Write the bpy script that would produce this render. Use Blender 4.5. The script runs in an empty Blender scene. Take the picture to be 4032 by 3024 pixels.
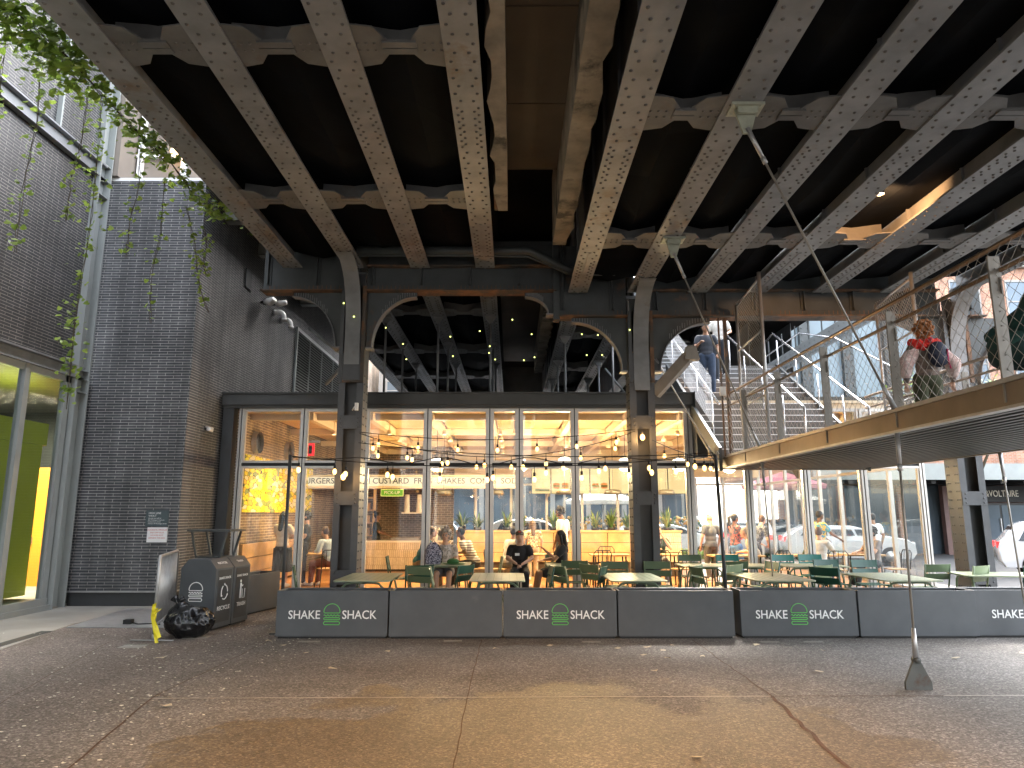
import bpy, bmesh, math, random
from mathutils import Vector, Matrix
random.seed(7)
R = math.radians
sc = bpy.context.scene
# ---------------------------------------------------------------- camera
cam_d = bpy.data.cameras.new("camera")
cam_d.sensor_width = 36.0
cam_d.lens = 24.9
cam_d.clip_end = 600
cam = bpy.data.objects.new("camera", cam_d)
sc.collection.objects.link(cam)
cam.location = (0, 0, 1.7)
cam.rotation_euler = (R(90 + 10.4), 0, 0)
sc.camera = cam
# ---------------------------------------------------------------- world, sun, exposure
w = bpy.data.worlds.new("World")
sc.world = w
w.use_nodes = True
nt = w.node_tree
sky = nt.nodes.new("ShaderNodeTexSky")
sky.sky_type = 'NISHITA'
sky.sun_disc = False
sky.sun_elevation = R(52)
sky.sun_rotation = R(20)
sky.air_density = 1.2
sky.dust_density = 4.0
sky.ozone_density = 1.2
bg = nt.nodes["Background"]
bg.inputs[1].default_value = 0.15
hsv = nt.nodes.new("ShaderNodeHueSaturation")   # overcast: the sky's blue mostly washed out
hsv.inputs['Saturation'].default_value = 0.35
nt.links.new(sky.outputs[0], hsv.inputs['Color'])
nt.links.new(hsv.outputs[0], bg.inputs[0])
sd = bpy.data.lights.new("sun", 'SUN')
sd.energy = 0.55
sd.angle = R(14)
sd.color = (1.0, 0.95, 0.88)
sun = bpy.data.objects.new("sun", sd)
sc.collection.objects.link(sun)
sun.rotation_euler = (R(38), 0, R(160))
sc.view_settings.view_transform = 'Standard'
sc.view_settings.look = 'None'
sc.view_settings.gamma = 1
sc.view_settings.exposure = 3.7
sc.cycles.max_bounces = 8
sc.cycles.transparent_max_bounces = 24
sc.cycles.caustics_reflective = False
sc.cycles.caustics_refractive = False
sc.cycles.sample_clamp_indirect = 6
sc.cycles.use_denoising = True

# ---------------------------------------------------------------- helpers
OFF = {}
C = sc.collection.objects
def tag(o, label=None, cat=None, group=None, kind=None):
    if label: o['label'] = label
    if cat: o['category'] = cat
    if group: o['group'] = group
    if kind: o['kind'] = kind
    return o
def empty(name, loc=(0, 0, 0), rz=0, label=None, cat=None, group=None):
    o = bpy.data.objects.new(name, None)
    o.empty_display_size = .1
    C.link(o); o.location = loc; o.rotation_euler = (0, 0, rz)
    return tag(o, label, cat, group)
def copy_tree(o, parent=None):
    c = o.copy(); C.link(c); c.parent = parent
    for ch in o.children: copy_tree(ch, c)
    return c
class MB:
    def __init__(s): s.v = []; s.f = []; s.m = []; s.smooth = []
    def add(s, vs, fs, m=0, sm=False):
        n = len(s.v); s.v += [tuple(v) for v in vs]
        for f in fs: s.f.append([n + i for i in f]); s.m.append(m); s.smooth.append(sm)
        return s
    def box(s, x0, x1, y0, y1, z0, z1, m=0):
        vs = [(x, y, z) for z in (z0, z1) for y in (y0, y1) for x in (x0, x1)]
        return s.add(vs, [(0, 2, 3, 1), (4, 5, 7, 6), (0, 1, 5, 4), (2, 6, 7, 3), (0, 4, 6, 2), (1, 3, 7, 5)], m)
    def cbox(s, c, d, m=0, rz=0, rx=0, ry=0):
        M = Matrix.Translation(c) @ Matrix.Rotation(rz, 4, 'Z') @ Matrix.Rotation(ry, 4, 'Y') @ Matrix.Rotation(rx, 4, 'X')
        vs = [M @ Vector((x * d[0] / 2, y * d[1] / 2, z * d[2] / 2)) for z in (-1, 1) for y in (-1, 1) for x in (-1, 1)]
        return s.add(vs, [(0, 2, 3, 1), (4, 5, 7, 6), (0, 1, 5, 4), (2, 6, 7, 3), (0, 4, 6, 2), (1, 3, 7, 5)], m)
    def bar(s, p, q, a, b=None, m=0):
        # box section bar from p to q, a wide b high
        b = b or a; p = Vector(p); q = Vector(q); d = (q - p).normalized()
        up = Vector((0, 0, 1)) if abs(d.z) < .95 else Vector((0, 1, 0))
        u = d.cross(up).normalized(); w_ = u.cross(d)
        vs = [c + u * sx * a / 2 + w_ * sz * b / 2 for c in (p, q) for sx, sz in ((-1, -1), (1, -1), (1, 1), (-1, 1))]
        return s.add(vs, [(0, 1, 2, 3), (7, 6, 5, 4), (0, 4, 5, 1), (1, 5, 6, 2), (2, 6, 7, 3), (3, 7, 4, 0)], m)
    def tube(s, pts, r, n=8, m=0, cap=True, flat=1.0):
        pts = [Vector(p) for p in pts]
        rs = r if isinstance(r, (list, tuple)) else [r] * len(pts)
        N = len(pts); rings = []; last = None
        for i, p in enumerate(pts):
            d = (pts[min(i + 1, N - 1)] - pts[max(i - 1, 0)]).normalized()
            if last is None:
                up = Vector((0, 0, 1)) if abs(d.z) < .9 else Vector((0, 1, 0))
                u = d.cross(up).normalized()
            else:
                u = (last - d * last.dot(d)).normalized()
            last = u; w_ = d.cross(u)
            rings.append([p + (u * math.cos(2 * math.pi * k / n) + w_ * flat * math.sin(2 * math.pi * k / n)) * rs[i] for k in range(n)])
        vs = [v for rg in rings for v in rg]
        fs = [(i * n + k, i * n + (k + 1) % n, (i + 1) * n + (k + 1) % n, (i + 1) * n + k) for i in range(N - 1) for k in range(n)]
        if cap: fs += [tuple(range(n))[::-1], tuple((N - 1) * n + k for k in range(n))]
        return s.add(vs, fs, m, n > 5)
    def cyl(s, p, q, r, n=12, m=0): return s.tube([p, q], r, n, m)
    def ell(s, c, r, n=12, k=8, m=0, M=None):
        r = r if isinstance(r, (list, tuple)) else (r, r, r)
        vs = []; fs = []
        for i in range(k + 1):
            a = math.pi * i / k
            for j in range(n):
                b = 2 * math.pi * j / n
                v = Vector((r[0] * math.sin(a) * math.cos(b), r[1] * math.sin(a) * math.sin(b), r[2] * math.cos(a)))
                if M: v = M @ v
                vs.append(Vector(c) + v)
        for i in range(k):
            for j in range(n):
                fs.append((i * n + j, (i + 1) * n + j, (i + 1) * n + (j + 1) % n, i * n + (j + 1) % n))
        return s.add(vs, fs, m, True)
    def lathe(s, prof, c=(0, 0, 0), n=20, m=0):
        vs = []; fs = []
        for (r, z) in prof:
            for j in range(n):
                b = 2 * math.pi * j / n; vs.append((c[0] + r * math.cos(b), c[1] + r * math.sin(b), c[2] + z))
        for i in range(len(prof) - 1):
            for j in range(n): fs.append((i * n + j, i * n + (j + 1) % n, (i + 1) * n + (j + 1) % n, (i + 1) * n + j))
        return s.add(vs, fs, m, True)
    def poly(s, pts, ax, a, b, m=0):
        # polygon pts (2D) extruded along axis ax ('x','y','z') from a to b
        def mk(p, t):
            return {'x': (t, p[0], p[1]), 'y': (p[0], t, p[1]), 'z': (p[0], p[1], t)}[ax]
        n = len(pts)
        vs = [mk(p, a) for p in pts] + [mk(p, b) for p in pts]
        fs = [tuple(range(n)), tuple(range(2 * n - 1, n - 1, -1))] + [(i, i + n, (i + 1) % n + n, (i + 1) % n) for i in range(n)]
        return s.add(vs, fs, m)
    def rivet(s, c, r, axis, m=0, n=7):
        # dome on a plate, axis = outward direction
        ax = Vector(axis); u = ax.orthogonal().normalized(); w_ = ax.cross(u); c = Vector(c)
        vs = [c + (u * math.cos(6.283 * k / n) + w_ * math.sin(6.283 * k / n)) * r for k in range(n)]
        vs += [c + (u * math.cos(6.283 * k / n) + w_ * math.sin(6.283 * k / n)) * r * .7 + ax * r * .55 for k in range(n)]
        vs.append(c + ax * r * .75)
        fs = [(k, (k + 1) % n, n + (k + 1) % n, n + k) for k in range(n)] + [(n + k, n + (k + 1) % n, 2 * n) for k in range(n)]
        return s.add(vs, fs, m, True)
    def mesh(s, name, mats, off=(0, 0, 0)):
        me = bpy.data.meshes.new(name)
        o = Vector(off)
        me.from_pydata([Vector(v) - o for v in s.v], [], s.f)
        for m_ in (mats if isinstance(mats, (list, tuple)) else [mats]): me.materials.append(m_)
        me.polygons.foreach_set('material_index', s.m)
        me.polygons.foreach_set('use_smooth', s.smooth)
        me.update()
        bm = bmesh.new(); bm.from_mesh(me); bmesh.ops.recalc_face_normals(bm, faces=bm.faces); bm.to_mesh(me); bm.free()
        return me
    def build(s, name, mats, parent=None, world=False, bevel=0):
        # world=True: vertices are world coordinates, parent root only translated
        off = (0, 0, 0)
        if world and parent is not None:
            r_ = parent
            while r_.parent: r_ = r_.parent
            off = r_.location
        o = bpy.data.objects.new(name, s.mesh(name, mats, off))
        C.link(o); o.parent = parent
        if bevel:
            b = o.modifiers.new('bevel', 'BEVEL'); b.width = bevel; b.segments = 2; b.limit_method = 'ANGLE'
        return o
def struct(name, mb, mats):
    o = mb.build(name, mats); o['kind'] = 'structure'; return o
_tmp = []
def text_obj(name, body, size, loc, rot, mat, parent=None, extrude=.003, align='CENTER', offset=0.0, sx=1.0, spacing=1.0):
    cu = bpy.data.curves.new(name, 'FONT'); cu.body = body; cu.size = size; cu.extrude = extrude
    cu.align_x = align; cu.align_y = 'CENTER'; cu.offset = offset; cu.space_character = spacing; cu.resolution_u = 3
    t = bpy.data.objects.new(name, cu); C.link(t)
    dg = bpy.context.evaluated_depsgraph_get(); dg.update()
    me = bpy.data.meshes.new_from_object(t.evaluated_get(dg)); me.name = name
    bpy.data.objects.remove(t); bpy.data.curves.remove(cu)
    me.materials.clear(); me.materials.append(mat)
    o = bpy.data.objects.new(name, me); C.link(o); o.parent = parent
    o.location = loc; o.rotation_euler = rot; o.scale = (sx, 1, 1)
    return o

# ---------------------------------------------------------------- materials
def newmat(name):
    m = bpy.data.materials.new(name); m.use_nodes = True
    nt = m.node_tree; return m, nt, nt.nodes, nt.links, nt.nodes['Principled BSDF']
def mixc(N, L, a, b, fac, mode='MIX'):
    n = N.new('ShaderNodeMix'); n.data_type = 'RGBA'; n.blend_type = mode
    for sock, val in ((n.inputs[6], a), (n.inputs[7], b), (n.inputs[0], fac)):
        if hasattr(val, 'links'): L.new(val, sock)
        elif isinstance(val, (int, float)): sock.default_value = val
        else: sock.default_value = (*val[:3], 1)
    return n.outputs[2]
def ramp(N, L, src, stops):
    r = N.new('ShaderNodeValToRGB'); L.new(src, r.inputs[0])
    while len(r.color_ramp.elements) < len(stops): r.color_ramp.elements.new(.5)
    for e, (p, c) in zip(r.color_ramp.elements, stops):
        e.position = p; e.color = (*c, 1) if not isinstance(c, (int, float)) else (c, c, c, 1)
    return r.outputs[0]
def noise(N, L, vec, scale, det=4, rough=.55, dist=0):
    n = N.new('ShaderNodeTexNoise'); n.inputs['Scale'].default_value = scale; n.inputs['Detail'].default_value = det
    n.inputs['Roughness'].default_value = rough; n.inputs['Distortion'].default_value = dist
    if vec is not None: L.new(vec, n.inputs['Vector'])
    return n.outputs['Fac']
def geo(N): return N.new('ShaderNodeNewGeometry').outputs['Position']
def bump(N, L, h, dist, b, strength=1.0):
    n = N.new('ShaderNodeBump'); n.inputs['Distance'].default_value = dist; n.inputs['Strength'].default_value = strength
    L.new(h, n.inputs['Height']); L.new(n.outputs[0], b.inputs['Normal'])
def mat(name, col, rough=.6, metal=0, var=.15, scale=6, bmp=0, col2=None, fac2=.5, emit=None, es=1, objc=False, coat=0):
    m, nt, N, L, b = newmat(name)
    if objc:
        vec = N.new('ShaderNodeTexCoord').outputs['Object']
    else: vec = geo(N)
    n1 = noise(N, L, vec, scale)
    c = ramp(N, L, n1, [(.25, tuple(x * (1 - var) for x in col)), (.75, tuple(min(1, x * (1 + var)) for x in col))])
    if col2:
        n2 = noise(N, L, vec, scale * .4, 8, .65)
        f = ramp(N, L, n2, [(fac2 - .03, 0), (fac2 + .06, 1)])
        c = mixc(N, L, c, col2, f)
    L.new(c, b.inputs['Base Color'])
    b.inputs['Roughness'].default_value = rough; b.inputs['Metallic'].default_value = metal
    if coat: b.inputs['Coat Weight'].default_value = coat
    if bmp: bump(N, L, noise(N, L, vec, scale * 4, 6), bmp, b)
    if emit: b.inputs['Emission Color'].default_value = (*emit, 1); b.inputs['Emission Strength'].default_value = es
    return m
def emis(name, col, s, base=.8):
    m, nt, N, L, b = newmat(name)
    b.inputs['Base Color'].default_value = (*[min(.8, c) * base / .8 for c in col], 1)
    b.inputs['Emission Color'].default_value = (*col, 1); b.inputs['Emission Strength'].default_value = s
    return m
def glassmat(name, tint=(1, 1, 1), refl=1.0):
    m, nt, N, L, b = newmat(name); N.remove(b)
    out = N['Material Output']
    t = N.new('ShaderNodeBsdfTransparent'); t.inputs[0].default_value = (*tint, 1)
    g = N.new('ShaderNodeBsdfGlossy'); g.inputs['Roughness'].default_value = .01
    # Schlick reflectance from the angle of incidence, the same on both faces of the pane
    ge = N.new('ShaderNodeNewGeometry'); dt = N.new('ShaderNodeVectorMath'); dt.operation = 'DOT_PRODUCT'
    L.new(ge.outputs['Incoming'], dt.inputs[0]); L.new(ge.outputs['Normal'], dt.inputs[1])
    def mt(op, a, c=0.0):
        n = N.new('ShaderNodeMath'); n.operation = op
        for i, v in enumerate((a, c)):
            if hasattr(v, 'links'): L.new(v, n.inputs[i])
            else: n.inputs[i].default_value = v
        return n.outputs[0]
    f5 = mt('POWER', mt('SUBTRACT', 1.0, mt('ABSOLUTE', dt.outputs['Value'])), 5.0)
    class _m: outputs = [mt('MULTIPLY', mt('ADD', mt('MULTIPLY', f5, .95), .045), refl)]
    mu = _m
    x = N.new('ShaderNodeMixShader'); L.new(mu.outputs[0], x.inputs[0]); L.new(t.outputs[0], x.inputs[1]); L.new(g.outputs[0], x.inputs[2])
    L.new(x.outputs[0], out.inputs[0])
    return m
def brickmat(name, axis, c1, c2, mortar, bw=.32, rh=.055, ms=.0055, var=.3, rough=.55):
    m, nt, N, L, b = newmat(name)
    p = geo(N); sx = N.new('ShaderNodeSeparateXYZ'); L.new(p, sx.inputs[0])
    cb = N.new('ShaderNodeCombineXYZ'); L.new(sx.outputs[0 if axis == 'x' else 1], cb.inputs[0]); L.new(sx.outputs[2], cb.inputs[1])
    br = N.new('ShaderNodeTexBrick'); L.new(cb.outputs[0], br.inputs['Vector'])
    br.inputs['Color1'].default_value = (*c1, 1); br.inputs['Color2'].default_value = (*c2, 1); br.inputs['Mortar'].default_value = (*mortar, 1)
    br.inputs['Scale'].default_value = 1; br.inputs['Brick Width'].default_value = bw; br.inputs['Row Height'].default_value = rh
    br.inputs['Mortar Size'].default_value = ms; br.inputs['Mortar Smooth'].default_value = .3; br.offset = .5
    n = noise(N, L, p, 1.3, 6, .65)
    n2 = noise(N, L, p, 14, 3)
    mp = N.new('ShaderNodeMapping'); mp.inputs['Scale'].default_value = (2.2, 2.2, .22); L.new(p, mp.inputs[0])
    st = ramp(N, L, noise(N, L, mp.outputs[0], 1.4, 5, .6), [(.35, .72), (.62, 1.18)])
    f = mixc(N, L, ramp(N, L, n, [(.3, 1 - var), (.72, 1 + var)]), st, 1.0, 'MULTIPLY')
    f2 = ramp(N, L, n2, [(.3, .8), (.7, 1.2)])
    c = mixc(N, L, br.outputs['Color'], f, 1.0, 'MULTIPLY'); c = mixc(N, L, c, f2, .6, 'MULTIPLY')
    L.new(c, b.inputs['Base Color']); b.inputs['Roughness'].default_value = rough
    inv = N.new('ShaderNodeMath'); inv.operation = 'SUBTRACT'; inv.inputs[0].default_value = 1; L.new(br.outputs['Fac'], inv.inputs[1])
    bump(N, L, inv.outputs[0], .004, b)
    return m
M = {}
M['steel'] = mat('painted_steel', (.19, .198, .205), .5, .0, .3, 2.2, .003, (.14, .10, .07), .63)
M['steel2'] = mat('grimy_steel', (.10, .10, .098), .6, .0, .35, 2.6, .003, (.09, .06, .04), .6)
M['rivet'] = mat('shade_dark_rivet', (.095, .088, .082), .5, 0, .2, 6)  # heads coloured dark to stand in for shading the flat light lacks
M['steel_mid'] = mat('painted_steel_green', (.05, .057, .058), .5, 0, .3, 2.5, .002, (.15, .08, .045), .66)
M['steel_dark'] = mat('charcoal_steel', (.04, .043, .045), .45, 0, .2, 3)
M['col_steel'] = mat('column_paint', (.062, .066, .072), .45, 0, .2, 3, .0015)
M['rust'] = mat('rusty_steel', (.16, .085, .045), .75, 0, .45, 5, .002, (.07, .06, .05), .5)
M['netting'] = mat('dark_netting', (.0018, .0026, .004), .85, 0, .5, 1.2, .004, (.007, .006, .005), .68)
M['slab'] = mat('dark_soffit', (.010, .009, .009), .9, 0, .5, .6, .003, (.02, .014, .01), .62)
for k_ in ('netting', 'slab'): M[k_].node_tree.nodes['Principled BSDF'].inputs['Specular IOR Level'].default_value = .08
M['brown_conc'] = mat('stained_concrete', (.052, .038, .026), .8, 0, .35, 1.0, .004, (.06, .045, .032), .58)
M['haunch'] = mat('haunch_concrete', (.24, .21, .165), .85, 0, .5, 2.5, .006, (.05, .045, .035), .56)
M['galv'] = mat('galvanised_steel', (.42, .42, .42), .4, .6, .15, 8)
M['handrail'] = mat('stainless_handrail', (.75, .76, .78), .22, .9, .05, 8)
M['bronze'] = mat('bronze_rail', (.33, .22, .14), .3, .8, .12, 5)
M['post'] = mat('rail_post', (.25, .23, .2), .5, .2, .2, 4)
M['fascia'] = mat('landing_fascia', (.20, .155, .112), .4, .35, .25, 1.6, 0, (.17, .12, .075), .56)
M['alu'] = mat('aluminium_frame', (.50, .48, .45), .35, .5, .06, 6)
M['black'] = mat('black_gap', (.01, .01, .01), .6)
M['roofsteel'] = mat('roof_beam_paint', (.05, .052, .05), .5, 0, .25, 2, .001, (.07, .055, .04), .62)
M['glass'] = glassmat('clear_glass', (.97, .98, .97), 1.0)
M['glass2'] = glassmat('storefront_glass', (.90, .94, .93), 1.0)
M['planter'] = mat('planter_paint', (.072, .08, .088), .45, 0, .14, 3, .0006, (.11, .115, .118), .70)
M['soil'] = mat('dark_soil', (.02, .016, .012), .9, 0, .4, 20, .01)
M['white'] = mat('white_paint', (.8, .8, .79), .5, 0, .03)
M['green'] = mat('green_line', (.13, .62, .10), .45, 0, .03)
M['chair_d'] = mat('dark_green_paint', (.008, .065, .042), .38, 0, .1, 6)
M['chair_l'] = mat('sage_green_paint', (.17, .22, .12), .4, 0, .1, 6)
M['chair_m'] = mat('olive_green_paint', (.075, .115, .062), .4, 0, .1, 6)
M['chair_t'] = mat('teal_green_paint', (.012, .14, .115), .38, 0, .1, 6)
M['table'] = mat('pale_sage_tabletop', (.26, .30, .20), .3, 0, .08, 5)
M['tleg'] = mat('sage_table_leg', (.14, .20, .13), .38, 0, .08, 5)
M['blackm'] = mat('black_metal', (.012, .012, .013), .4, .2, .1)
M['cream'] = mat('cream_ceiling', (.66, .56, .40), .6, 0, .05)
M['tile'] = brickmat('cream_tile', 'x', (.62, .50, .34), (.66, .54, .37), (.36, .28, .18), .06, .22, .006, .08, .3)
M['counter'] = mat('counter_top', (.75, .70, .6), .3, 0, .04)
M['wood'] = mat('oak_panel', (.48, .30, .14), .45, 0, .25, 3)
M['woodfloor'] = None
M['gap'] = mat('panel_gap', (.05, .03, .015), .7)
M['hat'] = mat('lamp_hat_metal', (.09, .085, .075), .4, .3, .1)
def leafmat(name, col, tr):
    m = mat(name, col, .45, 0, .45, 3); N, L = m.node_tree.nodes, m.node_tree.links
    b = N['Principled BSDF']; out = N['Material Output']; t = N.new('ShaderNodeBsdfTranslucent'); t.inputs[0].default_value = (*tr, 1)
    x = N.new('ShaderNodeMixShader'); x.inputs[0].default_value = .42
    L.new(b.outputs[0], x.inputs[1]); L.new(t.outputs[0], x.inputs[2]); L.new(x.outputs[0], out.inputs[0]); return m
M['leaf'] = leafmat('vine_leaf', (.10, .17, .03), (.26, .40, .05))
M['leaf2'] = leafmat('pale_vine_leaf', (.20, .30, .06), (.42, .58, .10))
M['stem'] = mat('vine_stem', (.07, .055, .035), .8)
M['plant'] = mat('indoor_leaf', (.05, .12, .04), .4, 0, .5, 6)
M['plantl'] = mat('indoor_leaf_pale', (.20, .26, .08), .4, 0, .4, 6)
M['concrete'] = mat('sidewalk_concrete', (.33, .31, .27), .8, 0, .2, 1.2, .002, (.24, .19, .13), .64)
M['bagm'] = mat('black_plastic_bag', (.008, .008, .009), .27, 0, .1, 5, 0)
M['yellow'] = mat('yellow_tape', (.85, .72, .03), .4)
M['red'] = mat('red_plastic', (.5, .02, .02), .35)
M['carwhite'] = mat('white_car_paint', (.55, .56, .57), .2, 0, .02, 3, 0, coat=.6)
M['cardark'] = mat('dark_car_paint', (.03, .035, .045), .2, 0, .02, 3, 0, coat=.6)
M['carblue'] = mat('grey_blue_car_paint', (.18, .24, .3), .2, 0, .02, 3, 0, coat=.6)
M['carglass'] = mat('car_window', (.02, .025, .03), .08)
M['tyre'] = mat('tyre_rubber', (.015, .015, .015), .8)
M['rim'] = mat('wheel_rim', (.5, .5, .5), .3, .8)
M['tail'] = emis('tail_light', (.9, .03, .03), .1)
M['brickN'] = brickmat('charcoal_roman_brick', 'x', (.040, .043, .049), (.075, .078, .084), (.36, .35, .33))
M['brickE'] = brickmat('charcoal_roman_brick_shaded', 'y', (.026, .027, .031), (.04, .04, .044), (.26, .245, .22))  # same brick, shade under the deck put into a darker colour
M['brickint'] = brickmat('interior_brick', 'x', (.10, .075, .055), (.16, .115, .08), (.36, .29, .21), .21, .075, .008)
M['brickintE'] = brickmat('interior_brick_side', 'y', (.14, .10, .07), (.24, .17, .11), (.5, .4, .27), .30, .065, .008)
M['brickor'] = brickmat('orange_brick', 'x', (.42, .17, .09), (.5, .23, .13), (.45, .36, .3), .22, .075, .01)
M['bricktan'] = brickmat('tan_brick', 'x', (.36, .27, .2), (.42, .33, .25), (.5, .46, .4), .22, .075, .01)
M['winblue'] = mat('window_reflecting', (.10, .13, .16), .08, .3, .3, .5)
M['stone'] = mat('pale_stone', (.36, .34, .31), .7, 0, .08, 1)
M['lime'] = mat('lime_panel', (.42, .52, .02), .4, 0, .08, 2)
M['orange'] = mat('orange_door', (.80, .30, .03), .5, 0, .06, 2, emit=(.9, .4, .05), es=.0)
def splitmat(name, axis='x'):
    # long dashed slat ceiling: wood boards along X
    m, nt, N, L, b = newmat(name)
    p = geo(N); s = N.new('ShaderNodeSeparateXYZ'); L.new(p, s.inputs[0])
    wv = N.new('ShaderNodeTexWave'); wv.bands_direction = 'Y'; wv.inputs['Scale'].default_value = 3.2; wv.inputs['Distortion'].default_value = .3
    L.new(p, wv.inputs[0])
    mp = N.new('ShaderNodeMapping'); mp.inputs['Scale'].default_value = (.6, 9, 1); L.new(p, mp.inputs[0])
    n = noise(N, L, mp.outputs[0], 1.5, 4)
    c = ramp(N, L, n, [(.3, (.55, .34, .15)), (.7, (.85, .62, .34))])
    g = ramp(N, L, wv.outputs['Fac'], [(.04, .18), (.2, 1.0)])
    L.new(mixc(N, L, c, g, 1, 'MULTIPLY'), b.inputs['Base Color']); b.inputs['Roughness'].default_value = .5
    return m
M['slats'] = splitmat('wood_slat_ceiling')
def floormat():
    m, nt, N, L, b = newmat('orange_wood_floor')
    p = geo(N); br = N.new('ShaderNodeTexBrick'); L.new(p, br.inputs[0]); br.inputs['Scale'].default_value = 1
    br.inputs['Brick Width'].default_value = .4; br.inputs['Row Height'].default_value = .1; br.inputs['Mortar Size'].default_value = .003
    br.inputs['Color1'].default_value = (.55, .27, .11, 1); br.inputs['Color2'].default_value = (.40, .18, .07, 1); br.inputs['Mortar'].default_value = (.15, .07, .03, 1)
    L.new(br.outputs[0], b.inputs['Base Color']); b.inputs['Roughness'].default_value = .35
    return m
M['woodfloor'] = floormat()
def groundmat():
    m, nt, N, L, b = newmat('worn_aggregate_paving')
    p = geo(N)
    agg = N.new('ShaderNodeTexVoronoi'); agg.inputs['Scale'].default_value = 62; L.new(p, agg.inputs[0])
    agc = N.new('ShaderNodeSeparateColor'); L.new(agg.outputs['Color'], agc.inputs[0])
    base = ramp(N, L, agc.outputs[0], [(.0, (.092, .087, .080)), (.45, (.142, .134, .123)), (.8, (.205, .194, .18)), (1.0, (.33, .315, .295))])
    fine = noise(N, L, p, 90, 3)
    base = mixc(N, L, base, ramp(N, L, fine, [(.3, .8), (.7, 1.25)]), 1, 'MULTIPLY')
    n1 = noise(N, L, p, .55, 6, .6)
    base = mixc(N, L, base, ramp(N, L, n1, [(.3, (.75, .70, .64)), (.7, (1.25, 1.22, 1.2))]), 1, 'MULTIPLY')
    # reddish paving panel on the left side of the diagonal joint, wet zone in the middle
    sp = N.new('ShaderNodeSeparateXYZ'); L.new(p, sp.inputs[0])
    def math_(op, a, c):
        n = N.new('ShaderNodeMath'); n.operation = op
        for i, v in enumerate((a, c)):
            if hasattr(v, 'links'): L.new(v, n.inputs[i])
            else: n.inputs[i].default_value = v
        return n.outputs[0]
    xl = math_('ADD', sp.outputs[0], math_('MULTIPLY', noise(N, L, p, .8, 3), .8))
    left = ramp(N, L, math_('MULTIPLY', math_('ADD', xl, 8.0), .1), [(.40, 1.0), (.50, 0.0)])
    base = mixc(N, L, base, mixc(N, L, base, (1.08, .96, .90), 1, 'MULTIPLY'), left)
    # wet mask: blob between x -2.5..3, y 3..8, ragged edge
    dx = math_('DIVIDE', math_('SUBTRACT', sp.outputs[0], .35), 2.9)
    dy = math_('DIVIDE', math_('SUBTRACT', sp.outputs[1], 4.9), 2.75)
    dd = math_('ADD', math_('MULTIPLY', dx, dx), math_('MULTIPLY', dy, dy))
    nn = noise(N, L, p, 1.1, 8, .65)
    wv = math_('MULTIPLY', math_('SUBTRACT', math_('MULTIPLY', nn, 3.4), dd), .5)
    wet = ramp(N, L, wv, [(.34, 0), (.42, 1)])
    dryi = ramp(N, L, noise(N, L, p, 1.7, 5, .6), [(.66, 0), (.70, 1)])
    wet = math_('MULTIPLY', wet, math_('SUBTRACT', 1.0, dryi))
    base = mixc(N, L, base, mixc(N, L, base, (.80, .70, .54), 1, 'MULTIPLY'), wet)
    L.new(base, b.inputs['Base Color'])
    rr = ramp(N, L, wet, [(0, .8), (1, .46)])
    L.new(rr, b.inputs['Roughness'])
    h = math_('ADD', agc.outputs[0], fine)
    bump(N, L, h, .006, b)
    return m
M['ground'] = groundmat()
M['asphalt'] = mat('street_asphalt', (.06, .06, .06), .85, 0, .2, 8, .002)
def muralmat():
    m, nt, N, L, b = newmat('line_mural')
    p = geo(N)
    mp = N.new('ShaderNodeMapping'); mp.inputs['Scale'].default_value = (1, 3.0, 8); L.new(p, mp.inputs[0])
    v = N.new('ShaderNodeTexVoronoi'); v.inputs['Scale'].default_value = 1.3; v.feature = 'DISTANCE_TO_EDGE'
    nz = N.new('ShaderNodeTexNoise'); nz.inputs['Scale'].default_value = 1.6; nz.inputs['Detail'].default_value = 4; L.new(mp.outputs[0], nz.inputs[0])
    ad = mixc(N, L, mp.outputs[0], nz.outputs['Color'], .35, 'ADD'); L.new(ad, v.inputs['Vector'])
    v2 = N.new('ShaderNodeTexVoronoi'); v2.inputs['Scale'].default_value = 1.3; L.new(ad, v2.inputs['Vector'])
    s = N.new('ShaderNodeSeparateColor'); L.new(v2.outputs['Color'], s.inputs[0])
    c = ramp(N, L, s.outputs[0], [(0, (.80, .66, .02)), (.35, (.75, .50, .03)), (.5, (.75, .70, .45)), (.66, (.25, .30, .08)), (.78, (.80, .72, .05))])
    r_ = [x for x in N if x.type == 'VALTORGB'][-1]; r_.color_ramp.interpolation = 'CONSTANT'
    e = ramp(N, L, v.outputs['Distance'], [(.025, .04), (.045, 1)])
    cc = mixc(N, L, c, e, 1, 'MULTIPLY')
    L.new(cc, b.inputs['Base Color'])
    return m
M['mural'] = muralmat()
def fabric(name, col, rough=.85): return mat(name, col, rough, 0, .18, 14, .001)
def stripemat(name, a, bcol, scale=14, axis='Z'):
    m, nt, N, L, b = newmat(name)
    wv = N.new('ShaderNodeTexWave'); wv.bands_direction = axis; wv.inputs['Scale'].default_value = scale; wv.inputs['Distortion'].default_value = .4
    L.new(N.new('ShaderNodeTexCoord').outputs['Object'], wv.inputs[0])
    L.new(ramp(N, L, wv.outputs['Fac'], [(.25, bcol), (.35, a)]), b.inputs['Base Color']); b.inputs['Roughness'].default_value = .85
    return m
def printmat(name, a, bcol, scale=14):
    m, nt, N, L, b = newmat(name)
    n = noise(N, L, N.new('ShaderNodeTexCoord').outputs['Object'], scale, 3, .6, 1.2)
    L.new(ramp(N, L, n, [(.46, a), (.54, bcol)]), b.inputs['Base Color']); b.inputs['Roughness'].default_value = .85
    return m
# ================================================================ THE GROUND
g = MB(); g.box(-120, 120, -80, 160, -1.2, -.15); struct('road', g, M['asphalt'])
g = MB(); g.box(-30, 10.6, -16, 27.5, -.9, 0.0); struct('pavement', g, M['ground'])
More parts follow.
